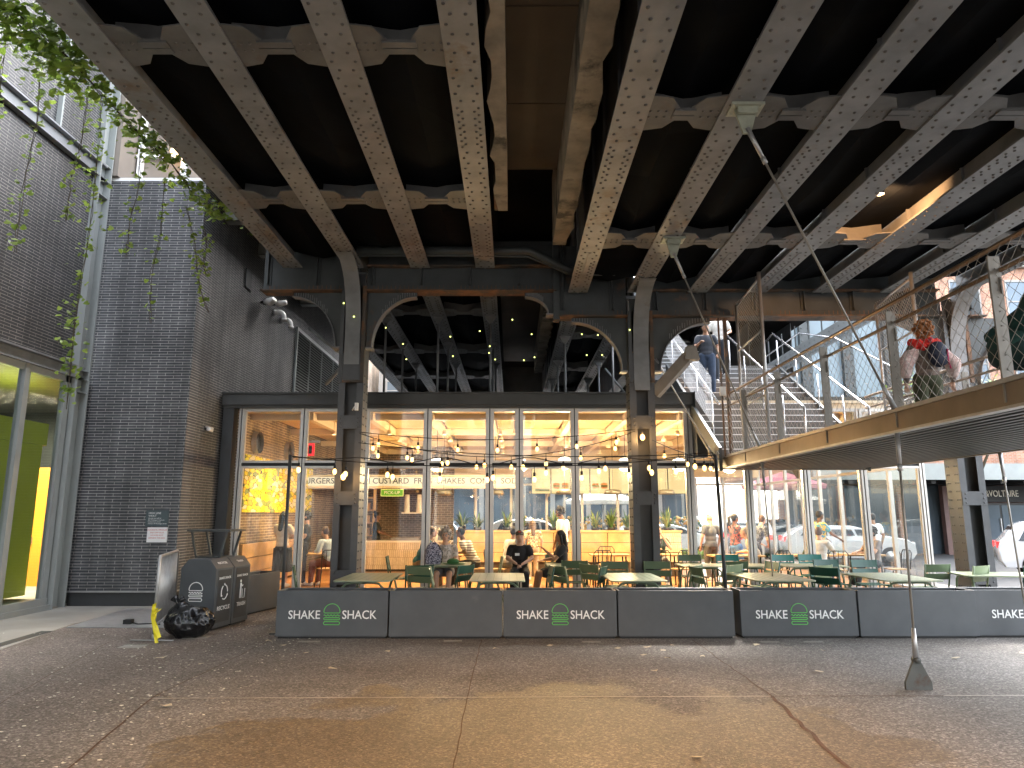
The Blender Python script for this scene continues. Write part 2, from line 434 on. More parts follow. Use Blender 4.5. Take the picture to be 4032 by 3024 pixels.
# concrete walk along the left building
g = MB(); g.poly([(-8.36, -6), (-5.6, -6), (-6.35, 8.6), (-6.9, 11.6), (-6.4, 13.78), (-8.36, 13.78)], 'z', .0, .006)
struct('sidewalk', g, M['concrete'])
# light joint strip, cracks and joints laid in the paving
M['joint'] = mat('pale_joint', (.42, .38, .33), .8, 0, .25, 5)
M['crack'] = mat('rusty_joint', (.09, .05, .03), .85, 0, .5, 6)
def strip(mb, pts, wd, z=.004):
    for (a, b) in zip(pts[:-1], pts[1:]):
        a = Vector((*a, z)); b = Vector((*b, z)); d = (b - a).normalized(); n = Vector((-d.y, d.x, 0)) * wd / 2
        mb.add([a - n, b - n, b + n, a + n], [(0, 1, 2, 3)])
def wob(a, b, n=14, amp=.008):
    return [(a[0] + (b[0] - a[0]) * i / n + random.uniform(-amp, amp) * (0 < i < n), a[1] + (b[1] - a[1]) * i / n + random.uniform(-amp, amp) * (0 < i < n)) for i in range(n + 1)]
g = MB(); strip(g, wob((-3.45, 7.05), (2.45, 7.13), 30, .003), .022); strip(g, wob((4.1, 7.15), (9, 7.2), 18, .003), .026)
struct('paving_joint', g, M['joint'])
g = MB()
strip(g, wob((-3.3, 10.2), (-3.38, 7.09)), .012); strip(g, wob((-3.38, 7.09), (-2.62, 3.2)), .016)
strip(g, wob((-5.45, 10.1), (-4.75, 7.2)), .010); strip(g, wob((-4.75, 7.2), (-3.9, 4.2)), .010)
strip(g, wob((-.42, 10.2), (-.42, 7.1)), .009); strip(g, wob((-.42, 7.1), (-.38, 4.0)), .009)
strip(g, wob((2.47, 10.2), (2.46, 7.12), 16, .012), .012); strip(g, wob((2.46, 7.12), (2.16, 3.8), 20, .018), .034)
strip(g, wob((4.6, 10.2), (6.9, 7.5)), .008); strip(g, wob((2.45, 7.13), (4.1, 7.15)), .012)
struct('paving_crack', g, M['crack'])
g = MB()
for (x, y, a, b_) in ((-2.9, 10.02, .3, .1), (-.93, 10.08, .25, .08), (.95, 10.0, .25, .1), (3.35, 10.0, .26, .09), (3.95, 10.0, .26, .09), (-4.6, 10.3, .35, .25), (-5.1, 9.6, .3, .22)):
    g.box(x, x + a, y, y + b_, 0, .003)
struct('paving_patch', g, M['concrete'])
# drain slot and steel vault cover on the left
g = MB(); g.poly([(-6.62, 7.6), (-6.45, 7.6), (-6.75, 10.9), (-6.92, 10.9)], 'z', .006, .009); struct('drain_slot', g, M['black'])
o = MB().poly([(-6.75, 11.2), (-5.0, 11.2), (-5.5, 13.4), (-7.0, 13.4)], 'z', .006, .014).build('vault_cover', M['galv'])
tag(o, 'flat steel vault cover plate set in the walk by the brick wall', 'cover plate')

# ================================================================ ELEVATED VIADUCT
VI = empty('elevated_viaduct', (-.5, 13.2, 0), 0, 'dark riveted steel railway viaduct spanning overhead above the patio', 'viaduct')
ZL, ZR = 6.4, 5.9
GX = [(-4.25, ZL), (-3.05, ZL), (-1.78, ZL), (-.52, ZL), (1.27, ZR), (2.41, ZR), (3.57, ZR), (4.72, ZR), (5.98, ZR), (7.29, ZR), (8.6, ZR)]
FW = .185
for gi, (x, z) in enumerate(GX):
    b = MB()
    for (y0, y1) in ((-7, 13.12), (13.5, 30)) if gi < 6 else ((-7, 13.12), (21.2, 30)):
        b.box(x - FW, x + FW, y0, y1, z, z + .03)
        b.box(x - .15, x + .15, y0, y1, z + .03, z + .055)
        b.box(x - .012, x + .012, y0, y1, z + .055, 7.5)
    b.box(x - .02, x + .02, 11.0, 13.12, z - .012, z)
    # rivets under the bottom flange: staggered rows, denser toward the supports
    y = 3.6; k = 0
    while y < (30 if gi < 6 else 13):
        if not (13.05 < y < 13.55):
            near = y < 13.2
            for s in (-1, 1):
                off = .125 if k % 2 else .075
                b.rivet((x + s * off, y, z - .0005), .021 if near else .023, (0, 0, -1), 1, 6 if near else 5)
        y += .145 if (y % 3.8) > .9 else .075
        k += 1
    if gi >= 4:
        # web stiffener angles seen from the side
        for yy in [i * 1.3 - 3 for i in range(26 if gi < 6 else 12)]:
            if not (12.9 < yy < 13.7): b.box(x - .05, x + .05, yy, yy + .02, z + .055, 7.5)
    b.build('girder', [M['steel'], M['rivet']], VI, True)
# cross frames: gusset plates flaring out from a narrow chord
def cross(gA, gB, y):
    xa, z = gA; xb = gB[0]
    b = MB(); za = z + .02
    L_ = xa + FW - .03; R_ = xb - FW + .03; m_ = .24
    pts = [(L_, y - .34), (L_ + m_, y - .30), (L_ + m_ + .12, y - .1), (R_ - m_ - .12, y - .1), (R_ - m_, y - .30), (R_, y - .34),
           (R_, y + .34), (R_ - m_, y + .28), (R_ - m_ - .12, y + .1), (L_ + m_ + .12, y + .1), (L_ + m_, y + .28), (L_, y + .34)]
    b.poly(pts, 'z', za, za + .018)
    b.box(L_ + .3, R_ - .3, y - .095, y - .008, za - .02, za); b.box(L_ + .3, R_ - .3, y + .008, y + .095, za - .02, za)
    b.box(L_, R_, y - .012, y + .012, za + .018, 7.2)
    for s, x0 in ((1, L_ + .05), (-1, R_ - .05)):
        for i in range(3):
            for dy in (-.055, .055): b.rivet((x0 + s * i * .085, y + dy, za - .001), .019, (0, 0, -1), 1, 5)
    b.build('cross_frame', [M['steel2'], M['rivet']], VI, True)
for y in (6.53, 10.15, 16.3, 20.4, 24.4, 2.6):
    for i in range(3): cross(GX[i], GX[i + 1], y)
for y in (6.95, 10.55, 16.6, 20.6, 24.8, 2.9):
    for i in range(4, 10 if y < 13 else 5): cross(GX[i], GX[i + 1], y)
# dark soffit, netting, stained middle slot
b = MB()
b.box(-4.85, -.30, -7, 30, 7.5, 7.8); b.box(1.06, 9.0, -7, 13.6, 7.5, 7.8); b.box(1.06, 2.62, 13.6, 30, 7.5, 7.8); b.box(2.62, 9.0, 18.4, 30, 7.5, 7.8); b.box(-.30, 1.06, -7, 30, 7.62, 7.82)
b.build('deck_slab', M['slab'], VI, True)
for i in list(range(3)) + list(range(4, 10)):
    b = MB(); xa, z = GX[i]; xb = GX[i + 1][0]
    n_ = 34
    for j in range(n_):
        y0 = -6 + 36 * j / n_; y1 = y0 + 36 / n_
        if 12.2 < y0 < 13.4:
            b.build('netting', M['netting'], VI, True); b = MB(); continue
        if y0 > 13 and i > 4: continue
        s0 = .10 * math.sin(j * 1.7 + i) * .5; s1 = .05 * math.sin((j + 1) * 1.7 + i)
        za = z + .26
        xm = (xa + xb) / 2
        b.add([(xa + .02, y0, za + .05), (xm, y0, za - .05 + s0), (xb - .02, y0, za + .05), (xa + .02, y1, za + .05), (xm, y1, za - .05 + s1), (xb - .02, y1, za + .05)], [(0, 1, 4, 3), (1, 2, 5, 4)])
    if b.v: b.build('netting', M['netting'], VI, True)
b = MB(); b.box(-.28, 1.04, -7, 10.2, 6.95, 7.1); b.box(-.28, 1.04, 14.2, 24, 6.9, 7.05)
for yy in (1.5, 4.6, 6.6, 8.4, 16, 18): b.box(-.2, .78, yy, yy + .012, 6.942, 6.95)
b.build('slot_soffit', M['brown_conc'], VI, True)
def ragged(x0, x1, y0, y1, z0, z1, side, seed):
    rr = random.Random(seed); n = 70; b = MB(); vs = []; fs = []
    for i in range(n + 1):
        y = y0 + (y1 - y0) * i / n
        j = rr.uniform(0, .05) + (.05 * math.sin(i * .7) ** 2)
        zz = z0 + rr.uniform(0, .03)
        if side > 0: a, c = x0, x1 - j
        else: a, c = x0 + j, x1
        vs += [(a, y, zz), (c, y, zz), (c + (.02 if side > 0 else 0), y, z1), (a, y, z1)]
    for i in range(n):
        for k in range(4): fs.append((i * 4 + k, i * 4 + (k + 1) % 4, (i + 1) * 4 + (k + 1) % 4, (i + 1) * 4 + k))
    fs += [(0, 3, 2, 1), (n * 4, n * 4 + 1, n * 4 + 2, n * 4 + 3)]
    return b.add(vs, fs)
ragged(-.30, -.07, -7, 10.6, 6.45, 7.5, -1, 3).build('concrete_haunch', M['haunch'], VI, True)
ragged(.70, 1.02, -7, 11.6, 6.25, 7.5, 1, 4).build('concrete_haunch', M['haunch'], VI, True)
ragged(.72, 1.02, 14.2, 22.5, 6.2, 7.3, 1, 5).build('concrete_haunch', M['haunch'], VI, True)
b = MB(); b.box(-.28, -.10, 10.0, 10.7, 6.5, 7.2); b.build('rusty_patch', M['rust'], VI, True)
# deck edge fascias; the left one extended upward, unseen, to block sun
b = MB(); b.box(-4.95, -4.80, -7, 30, 7.35, 9.5); b.box(9.0, 9.12, -7, 13.6, 7.2, 8.1); b.box(2.62, 2.7, 13.6, 30, 7.2, 8.0); b.box(2.7, 9, 18.3, 18.4, 7.2, 8.0); b.build('deck_edge_sun_screen', M['steel_mid'], VI, True)
# transverse girder on the column line
def tgirder(x0, x1, zb, zt, rim=None):
    b = MB(); Y = 13.26
    b.box(x0, x1, Y, Y + .03, zb + .025, zt)
    b.box(x0, x1, Y - .17, Y + .2, zb, zb + .025, 1)
    b.box(x0, x1, Y - .09, Y, zb + .025, zb + .04); b.box(x0, x1, Y - .012, Y, zb + .04, zb + .15)
    if rim: b.box(x0, x1, Y - .15, Y + .18, rim, rim + .025, 1)
    x = x0 + .12
    while x < x1 - .05:
        b.box(x, x + .012, Y - .016, Y - .012, zb + .045, zb + .15, 1); x += .085
    for x in [x0 + .1 + i * .95 for i in range(int((x1 - x0) / .95) + 1)]:
        b.box(x - .05, x + .05, Y - .03, Y, zb + .15, (rim or zt)); b.box(x - .008, x + .008, Y - .11, Y - .03, zb + .15, (rim or zt))
        for zz in [zb + .2 + k * .11 for k in range(int(((rim or zt) - zb - .25) / .11))]: b.rivet((x + .03, Y - .03, zz), .014, (0, -1, 0), 0, 5)
    b.build('transverse_girder', [M['steel_mid'], M['rust']], VI, True)
tgirder(-4.85, -3.28, 5.94, 6.9); tgirder(-2.82, .86, 5.94, 7.0, 6.44); tgirder(.90, 2.22, 5.43, 6.9); tgirder(2.70, 8.26, 5.43, 6.8, 5.95)
tgirder(8.76, 9.1, 5.43, 6.8)
b = MB(); b.box(.80, .92, 13.16, 13.4, 5.38, 7.2); b.build('splice_plate', M['steel_mid'], VI, True)
# far transverse girder and dark bulkhead behind
b = MB(); b.box(-4.6, 9, 28.4, 28.5, 5.2, 7.7); b.box(-4.6, 9, 28.25, 28.65, 5.2, 5.25); b.build('transverse_girder', M['steel_mid'], VI, True)
# corner brackets with quarter round cut
def bracket(xc, s, wd, zt, zb, Y=13.27, hole=False):
    b = MB(); n = 14; ht = zt - zb; lip = .10
    arc = [(xc + s * (lip + (wd - lip) * (1 - math.cos(math.pi / 2 * i / n))), zb + (ht - lip) * math.sin(math.pi / 2 * i / n)) for i in range(n + 1)]
    # plate: fan between arc and the outer corner edge
    vs = []; fs = []
    outer = []
    for i in range(n + 1):
        t = i / n
        outer.append((xc, zb + ht * min(1, t * 2)) if t < .5 else (xc + s * wd * (t - .5) * 2, zt))
    for yy in (Y - .012, Y + .012):
        for i in range(n + 1): vs += [(arc[i][0], yy, arc[i][1]), (outer[i][0], yy, outer[i][1])]
    k = 2 * (n + 1)
    for i in range(n):
        fs.append((2 * i, 2 * i + 1, 2 * i + 3, 2 * i + 2)); fs.append((k + 2 * i, k + 2 * i + 2, k + 2 * i + 3, k + 2 * i + 1))
    b.add(vs, fs)
    for (p, q) in zip(arc[:-1], arc[1:]):
        nx, nz = (q[1] - p[1]), -(q[0] - p[0]); l = math.hypot(nx, nz); nx, nz = nx / l * .012, nz / l * .012
        b.add([(p[0], Y - .1, p[1]), (q[0], Y - .1, q[1]), (q[0], Y + .1, q[1]), (p[0], Y + .1, p[1]), (p[0] + nx, Y - .1, p[1] + nz), (q[0] + nx, Y - .1, q[1] + nz), (q[0] + nx, Y + .1, q[1] + nz), (p[0] + nx, Y + .1, p[1] + nz)],
              [(0, 1, 2, 3), (4, 7, 6, 5), (0, 4, 5, 1), (3, 2, 6, 7)], 1)
    b.box(min(xc, xc + s * .14), max(xc, xc + s * .14), Y - .12, Y + .12, zb - .03, zb, 1)
    for i in range(1, n):
        p = arc[i]; q = outer[i]; dx, dz = q[0] - p[0], q[1] - p[1]; l = math.hypot(dx, dz) or 1
        b.rivet((p[0] + dx / l * .045, Y - .012, p[1] + dz / l * .045), .012, (0, -1, 0), 0, 5)
        if i > 5:
            for t_ in (0, .5):
                p2 = (arc[i][0] + t_ * (arc[i + 1][0] - arc[i][0]), arc[i][1] + .03)
                b.box(p2[0] - .006, p2[0] + .006, Y - .02, Y - .012, p2[1] + .02, p2[1] + .12, 1)
    b.build('corner_bracket', [M['steel_mid'], M['steel']], VI, True)
bracket(-3.30, -1, .95, 5.94, 4.85); bracket(-2.80, 1, .95, 5.94, 4.83)
bracket(2.20, -1, 1.05, 5.43, 4.38); bracket(.80, -1, .55, 5.94, 5.5); bracket(2.72, 1, 1.1, 5.43, 4.38)
bracket(8.26, -1, 1.0, 5.43, 4.4); bracket(8.76, 1, 1.3, 5.43, 4.0)
# diagonal braces behind left bay
b = MB(); b.tube([(-4.1, 13.9, 5.4), (-3.3, 13.9, 4.75)], .03, 8); b.tube([(-3.8, 14.2, 4.3), (-3.2, 13.8, 4.8)], .035, 8); b.build('brace', M['steel'], VI, True)
# conduit pipes under the deck near the column line
b = MB(); b.tube([(-2.9, 12.6, 6.55), (.1, 12.6, 6.55), (.35, 12.6, 6.55), (.75, 12.6, 6.32), (1.05, 12.7, 6.2), (1.2, 12.7, 6.18)], [.085] * 6, 12)
b.tube([(-2.9, 12.5, 6.42), (-1.0, 12.5, 6.42), (.3, 12.5, 6.40), (.9, 12.55, 6.15), (1.2, 12.6, 6.1)], .018, 6)
b.tube([(3.0, 12.9, 6.5), (8.4, 12.9, 6.5)], .03, 6); b.tube([(1.3, 12.8, 6.15), (1.95, 12.8, 6.15)], .02, 6)
b.build('drain_pipe', M['steel_mid'], VI, True)
# small deck lights mounted under the right bays
def spot(loc, aim, e, lab, ang=95, col=(1, .62, .3), r=.05):
    t = empty('deck_lamp', loc, 0, lab, 'lamp', 'lamps under the viaduct')
    b = MB(); b.lathe([(.02, .10), (.055, .09), (.06, 0), (.052, 0)], n=14); b.bar((0, 0, .09), (0, 0, .28), .02); b.build('housing', M['blackm'], t)
    b = MB(); b.lathe([(0, .012), (.05, .012)], n=14); b.build('lens', emis('lamp_lens', (1, .8, .5), 5), t)
    l = bpy.data.lights.new('lamp_light', 'SPOT'); l.energy = e; l.spot_size = R(ang); l.spot_blend = .8; l.color = col; l.shadow_soft_size = r
    lo = bpy.data.objects.new('lamp_light', l); C.link(lo); lo.parent = t; lo.location = (0, 0, -.03)
    lo.rotation_euler = (Vector(aim) - Vector(loc)).to_track_quat('-Z', 'Y').to_euler()
    return t
# ================================================================ COLUMNS
def column(x, ztop, lab, knee_x=0):
    t = empty('steel_column', (x, 13.41, 0), 0, lab, 'column', 'riveted columns carrying the viaduct')
    F = -.21
    for s in (-1, 1):
        b = MB(); xa, xb = sorted((s * .11, s * .235))
        b.box(xa, xb, F, F + .018, 0, ztop - .35); b.box(xa, xb, .19, .208, 0, ztop - .35)
        xa, xb = sorted((s * .235, s * .218)); b.box(xa, xb, F + .018, .19, 0, ztop - .1)
        z = .1
        while z < 4.4:
            for yy in (-.155, -.09, .09, .15): b.rivet((s * .2355, yy, z), .018, (s, 0, 0), 0, 6)
            z += .155
        b.build('flange_channel', M['col_steel'], t)
    b = MB(); b.box(-.218, .218, -.02, .0, 0, ztop - .3); b.build('web', M['steel_dark'], t)
    for z in (.45, 1.86, 3.27):
        b = MB(); b.box(-.225, .225, F - .016, F - .001, z, z + .25)
        for sx in (-.165, .165):
            for k in range(3): b.rivet((sx, F - .016, z + .045 + k * .08), .019, (0, -1, 0), 0, 8)
        b.build('batten_plate', M['col_steel'], t)
    b = MB(); b.box(-.33, .33, -.32, .3, 0, .05)
    for s in (-1, 1): b.rivet((s * .28, -.26, .05), .02, (0, 0, 1)); b.poly([(s * .235, .05), (s * .32, .05), (s * .235, .3)], 'y', -.01, .01)
    b.build('base_plate', M['col_steel'], t)
    # head: cover plate and curved knee from the girder down to the column face
    b = MB(); b.box(-.20, .20, F - .02, F - .002, 4.15, 4.75, 1); b.box(-.17, .17, F - .03, F - .02, 4.2, 4.72)
    b.box(-.24, -.17, F - .05, F + .01, 4.75 - .6, ztop - .35); b.box(.17, .24, F - .05, F + .01, 4.15, ztop - .35, 1)
    b.box(-.2, .2, F, F + .02, 4.72, ztop - .1)
    b.build('cover_plate', [M['col_steel'], M['rust']], t)
    b = MB(); n = 12; pr = []
    for i in range(n + 1):
        a = math.pi / 2 * i / n
        pr.append((F - .04 - .95 * (1 - math.sin(a)) ** 1.25, ztop - 1.35 * (1 - (1 - math.cos(a)) * .0) * 1.0 if False else (ztop - 1.35 + 1.35 * math.cos(a) ** 1.0 - .0) - .02))
    for (p, q) in zip(pr[:-1], pr[1:]):
        b.add([(-.145, p[0], p[1]), (.145, p[0], p[1]), (.145, q[0], q[1]), (-.145, q[0], q[1]), (-.145, p[0] + .02, p[1]), (.145, p[0] + .02, p[1]), (.145, q[0] + .02, q[1]), (-.145, q[0] + .02, q[1])],
              [(0, 1, 2, 3), (4, 7, 6, 5), (0, 4, 5, 1), (2, 6, 7, 3), (0, 3, 7, 4), (1, 5, 6, 2)])
        for s in (-1, 1):
            b.add([(s * .02, p[0] + .02, p[1]), (s * .02, q[0] + .02, q[1]), (s * .02, F, q[1]), (s * .02, F, p[1])], [(0, 1, 2, 3)])
    b.box(-.145, .145, F - .045, F - .02, ztop - 1.9, ztop - 1.36)
    b.build('knee_bracket', M['steel'], t)
    return t
column(-3.05, 6.4, 'left riveted steel column beside the brick wall, wrapped by string lights')
column(2.46, 5.9, 'middle riveted steel column with a lit bulb on its batten plate')
column(8.51, 5.9, 'right riveted steel column near the street, bluish daylight on its front')
b = MB(); b.bar((2.72, 13.3, 3.95), (3.32, 12.95, 4.62), .17, .2); b.poly([(3.20, 4.52), (3.48, 4.52), (3.42, 4.78), (3.26, 4.78)], 'y', 12.82, 13.0)
tag(b.build('brace_arm', M['post']), 'tan box arm sloping up from the middle steel column below the stairs', 'steel brace')
# lamps: one lit in the right bay (as in the photo), one added out of frame, unseen, to warm the wet patch
spot((5.0, 9.0, 5.97), (5.5, 9.9, 6.3), 42, 'small lit lamp on the right girders shining on the netting', 130, (1, .5, .2))
t = spot((.9, 2.2, 5.8), (.3, 5.0, 0), 230, 'added unseen lamp under the viaduct above the viewer, warming the wet paving', 75, (1, .53, .19))
t = empty('round_lamp', (5.55, 5.55, 5.83), 0, 'round white lamp at the right edge under the viaduct', 'lamp')
b = MB(); b.lathe([(0, .1), (.16, .1), (.17, .02), (.12, -.03), (0, -.05)], n=20); b.build('shade', M['white'], t)
# ================================================================ LEFT BUILDING (X = -8.36 face, brick block in front of the restaurant)
LB = empty('brick_building', (-8.4, 13.8, 0), 0, 'charcoal brick building at the left with steel framed glass ground floor', 'building')
b = MB(); b.box(-9.0, -8.42, -6, 13.3, 4.5, 8.4); b.box(-9.0, -8.42, -6, 13.3, 8.72, 15.5); b.build('upper_wall', M['brickE'], LB, True)
b = MB(); b.box(-8.6, -6.38, 13.8, 14.2, .28, 8.55); b.build('front_wall', M['brickN'], LB, True)
b = MB(); b.box(-6.84, -6.381, 14.2, 29, .28, 8.55); b.build('side_wall', M['brickE'], LB, True)
b = MB(); b.box(-8.36, -6.40, 13.83, 14.2, 0, .25); b.box(-6.8, -6.40, 14.2, 29, 0, .25); b.build('plinth', M['steel_dark'], LB, True)
b = MB(); b.box(-8.36, -6.37, 13.78, 14.2, .25, .28); b.box(-6.8, -6.37, 14.2, 29, .25, .28); b.build('flashing', M['galv'], LB, True)
# steel bands and corner column
b = MB()
for (z0, z1) in ((4.26, 4.5), (8.4, 8.72)):
    b.box(-8.5, -8.40, -6, 13.5, z0 + .03, z1 - .03); b.box(-8.5, -8.30, -6, 13.5, z0, z0 + .03); b.box(-8.5, -8.30, -6, 13.5, z1 - .03, z1)
b.build('steel_band', M['steel'], LB, True)
M['greysteel'] = mat('grey_green_frame', (.30, .32, .31), .5, .2, .1, 2)
b = MB(); b.box(-8.44, -8.42, 13.28, 13.62, 0, 15.5); b.box(-8.48, -8.28, 13.62, 13.65, 0, 15.5); b.box(-8.48, -8.28, 13.25, 13.28, 0, 15.5)
for z in (4.26, 4.42, 8.4, 8.72, 8.05, 4.0): b.box(-8.48, -8.3, 13.28, 13.62, z, z + .02)
b.build('corner_post', M['greysteel'], LB, True)
b = MB()
for y0 in (5.2, 6.9, 8.6, 10.3, 12.0): b.box(-8.46, -8.34, y0 - .09, y0 + .0, .2, 4.26); b.box(-8.44, -8.38, y0 + .03, y0 + .1, .2, 4.26)
b.box(-8.46, -8.36, 13.05, 13.2, .2, 4.26); b.box(-8.46, -8.34, -6, 13.2, .1, .22); b.box(-8.5, -8.3, -6, 13.25, 0, .1); b.box(-8.46, -8.36, -6, 13.2, 4.14, 4.26)
for y0 in (5.2, 6.9, 8.6, 10.3, 12.0): b.box(-8.47, -8.33, y0 - .02, y0 + .02, 8.72, 15.4)
b.build('window_frame', M['greysteel'], LB, True)
b = MB(); b.box(-8.41, -8.40, -6, 13.1, .2, 4.2); b.build('glazing', M['glass2'], LB, True)
# room behind the glass
b = MB(); b.box(-16, -9.0, -6, 18.5, 4.3, 4.4); b.box(-16, -8.5, 18.4, 18.5, 0, 4.4); b.box(-16, -15.9, -6, 18.5, 0, 4.4); b.box(-8.56, -8.5, 13.2, 18.4, 0, 4.3); b.build('room_shell', M['steel_mid'], LB, True)
b = MB(); b.box(-16, -8.4, -6, 18.5, -.02, .03); b.build('room_floor', M['concrete'], LB, True)
t = MB().box(-10.6, -9.75, 13.2, 14.7, .1, 3.3).box(-10.65, -9.7, 13.15, 14.75, 3.1, 3.55).build('lime_cabinet', M['lime']); tag(t, 'tall lime green cabinet behind the left shop window', 'cabinet')
t = MB().box(-11.75, -11.0, 17.2, 17.26, .03, 2.8).build('orange_door', M['orange']); tag(t, 'bright orange door inside behind the left shop window', 'door')
MB().box(-11.5, -11.38, 17.16, 17.2, 1.0, 1.16).build('handle', M['galv'], t)
l = bpy.data.lights.new('room_fill_light', 'AREA'); l.energy = 95; l.size = 2.0; l.color = (1, .85, .6); lo = bpy.data.objects.new('room_fill_light', l); C.link(lo); lo.location = (-11, 15.2, 4.2)  # added area light without a fixture, brightens the cabinet and door
M['panelg'] = mat('upper_wall_panel', (.22, .19, .16), .6, 0, .06, 2)
# glazed upper storey above the brick block
b = MB(); b.box(-8.2, -5.6, 14.3, 14.4, 8.62, 8.75); b.box(-8.2, -5.6, 14.3, 14.36, 9.35, 9.42)
for x in (-8.15, -7.2, -6.3, -6.05): b.box(x, x + .09, 14.28, 14.4, 8.62, 12)
b.box(-8.36, -5.6, 13.8, 15, 8.55, 8.62)
b.build('upper_frame', M['white'], LB, True)
b = MB(); b.box(-8.2, -5.6, 14.42, 29, 8.62, 20); b.box(-12, -8.2, 13.7, 29, 8.62, 20); b.build('upper_panel_sky_block', M['panelg'], LB, True)  # mass carried up out of view to cut skylight on the brick
t = empty('globe_light', (-7.25, 14.15, 9.4), 0, 'small glowing lamp above the brick wall behind the vines', 'lamp')
MB().ell((0, 0, 0), (.13, .1, .09)).build('bulb', emis('warm_globe', (1, .62, .3), 1.5), t)
# louvred vent in side wall, small vent, brackets to viaduct
b = MB(); b.box(-6.382, -6.33, 20.3, 27.6, 4.95, 5.05); b.box(-6.382, -6.33, 20.3, 27.6, 7.05, 7.15); b.box(-6.382, -6.33, 20.3, 20.4, 5.05, 7.05)
for y in (21.7, 23.1, 24.6, 26.1, 27.5): b.box(-6.382, -6.34, y, y + .05, 5.05, 7.05)
for i in range(24): b.cbox((-6.35, 23.95, 5.1 + i * .083), (.05, 7.1, .02), rx=0, ry=R(35))
b.build('louvre', M['greysteel'], LB, True)
b = MB(); b.box(-6.38, -6.37, 20.4, 27.5, 5.05, 7.05); b.build('louvre_void', M['black'], LB, True)
b = MB(); b.box(-6.38, -6.35, 16.2, 16.55, 7.05, 7.5); b.build('wall_vent', M['black'], LB, True)
for (y, z) in ((14.8, 8.1), (16.9, 8.1), (20.5, 7.9)):
    b = MB(); b.box(-6.4, -4.4, y, y + .25, z, z + .03); b.box(-6.4, -4.4, y, y + .02, z, z + .35); b.box(-6.4, -4.4, y, y + .25, z + .35, z + .38)
    b.build('wall_beam', M['greysteel'], LB, True)
# signs on the front wall
t = empty('wall_sign', (-6.78, 13.78, 1.62), 0, 'dark grey vault sign with white lettering on the brick wall', 'sign')
MB().box(-.215, .215, -.012, .012, -.15, .15).build('plate', mat('sign_grey', (.06, .085, .09), .5), t)
for i, (tx, sz, dz) in enumerate((('HIGH LINE', .05, .095), ('VAULT', .05, .045), ('All utility shut-offs for', .028, 0), ('820 Washington Street are', .028, -.034), ('located at the service', .028, -.068), ('entrance off Washington Street', .028, -.102))):
    text_obj('lettering', tx, sz, (-.165, -.015, dz), (R(90), 0, 0), M['white'], t, .0005, 'LEFT')
t = empty('wall_sign', (-6.755, 13.78, 1.31), 0, 'white sprinkler valve sign with red lettering below the grey sign', 'sign')
MB().box(-.19, .19, -.01, .01, -.14, .14).build('plate', M['white'], t)
for i, tx in enumerate(('AUTOMATIC SPRINKLER', 'SHUT-OFF VALVE', 'LOCATED 90 FT', 'OPPOSITE THIS SIGN')):
    text_obj('lettering', tx, .034, (0, -.013, .09 - i * .05), (R(90), 0, 0), M['red'], t, .0005)
# security cameras and elbow pipes on the side wall
t = empty('security_camera', (-6.36, 14.9, 3.45), 0, 'white security camera on the brick side wall beside the storefront', 'camera')
MB().cyl((0, 0, 0), (.03, 0, 0), .05, 12).build('mount', M['white'], t)
MB().cyl((.02, -.05, -.01), (.06, -.28, -.02), .038, 12).box(.0, .08, -.3, -.06, .02, .03).build('housing', M['white'], t)
def elbow(x, y, z, a, lab, s=1.0, kind=0):
    t = empty('pipe_elbow' if kind else 'floodlight', (x, y, z), a, lab, 'pipe' if kind else 'floodlight', 'white fixtures on the brick side wall')
    if kind:
        pts = [(0, 0, 0), (.12, 0, .01)] + [(.12 + .12 * math.sin(R(k * 15)), 0, .01 - .12 * (1 - math.cos(R(k * 15)))) for k in range(1, 7)] + [(.24, 0, -.17)]
        MB().tube([tuple(c * s for c in p) for p in pts], .055 * s, 12).build('pipe', M['white'], t)
        MB().tube([(.24 * s, 0, -.14 * s), (.24 * s, 0, -.19 * s)], .066 * s, 12).build('collar', M['white'], t)
        MB().tube([(.01, 0, 0), (.05, 0, 0)], .07 * s, 12).build('flange', M['galv'], t)
    else:
        MB().bar((0, 0, 0), (.12, 0, 0), .05).build('mount', M['blackm'], t)
        MB().tube([(.1, 0, 0), (.2, -.02, .01), (.38, -.05, .04)], [.05, .085, .06], 12).build('head', M['white'], t)
elbow(-6.37, 17.25, 7.28, 0, 'topmost white floodlight of the cluster below the viaduct end', 1.2)
elbow(-6.37, 17.3, 6.98, -.2, 'white floodlight second down in the cluster on the brick side wall', 1.1)
elbow(-6.37, 18.1, 7.18, .1, 'white floodlight farthest right in the cluster on the brick side wall')
elbow(-6.37, 17.5, 7.0, -.3, 'lowest white floodlight of the cluster on the brick side wall', 1.3)
elbow(-6.37, 18.3, 7.0, 0, 'upper white elbow pipe sticking out of the brick side wall', 1.15, 1)
elbow(-6.37, 18.9, 6.95, 0, 'lower white elbow pipe sticking out of the brick side wall', 1.15, 1)

# ================================================================ RESTAURANT PAVILION
RP = empty('restaurant', (1.3, 15.6, 0), 0, 'glass fronted restaurant pavilion with aluminium mullions and warm lit interior', 'restaurant')
b = MB(); b.box(-6.36, 3.98, 15.35, 15.75, 4.06, 4.30); b.box(-6.36, 3.98, 15.42, 15.75, 4.0, 4.06); b.box(-6.36, 3.98, 15.3, 15.75, 4.30, 4.33)
b.box(-6.36, 3.98, 15.38, 15.5, 4.13, 4.15, 0)
b.build('roof_beam', M['roofsteel'], RP, True)
b = MB(); b.box(-6.36, 9.1, 15.75, 26.2, 4.22, 4.30); b.build('roof', M['roofsteel'], RP, True)
b = MB(); b.box(-6.36, -6.12, 15.45, 15.7, 0, 4.0); b.build('corner_column', M['steel_dark'], RP, True); b = MB(); b.box(3.98, 4.2, 15.2, 15.8, 2.9, 4.33); b.build('corner_column', M['steel_dark'], RP, True)
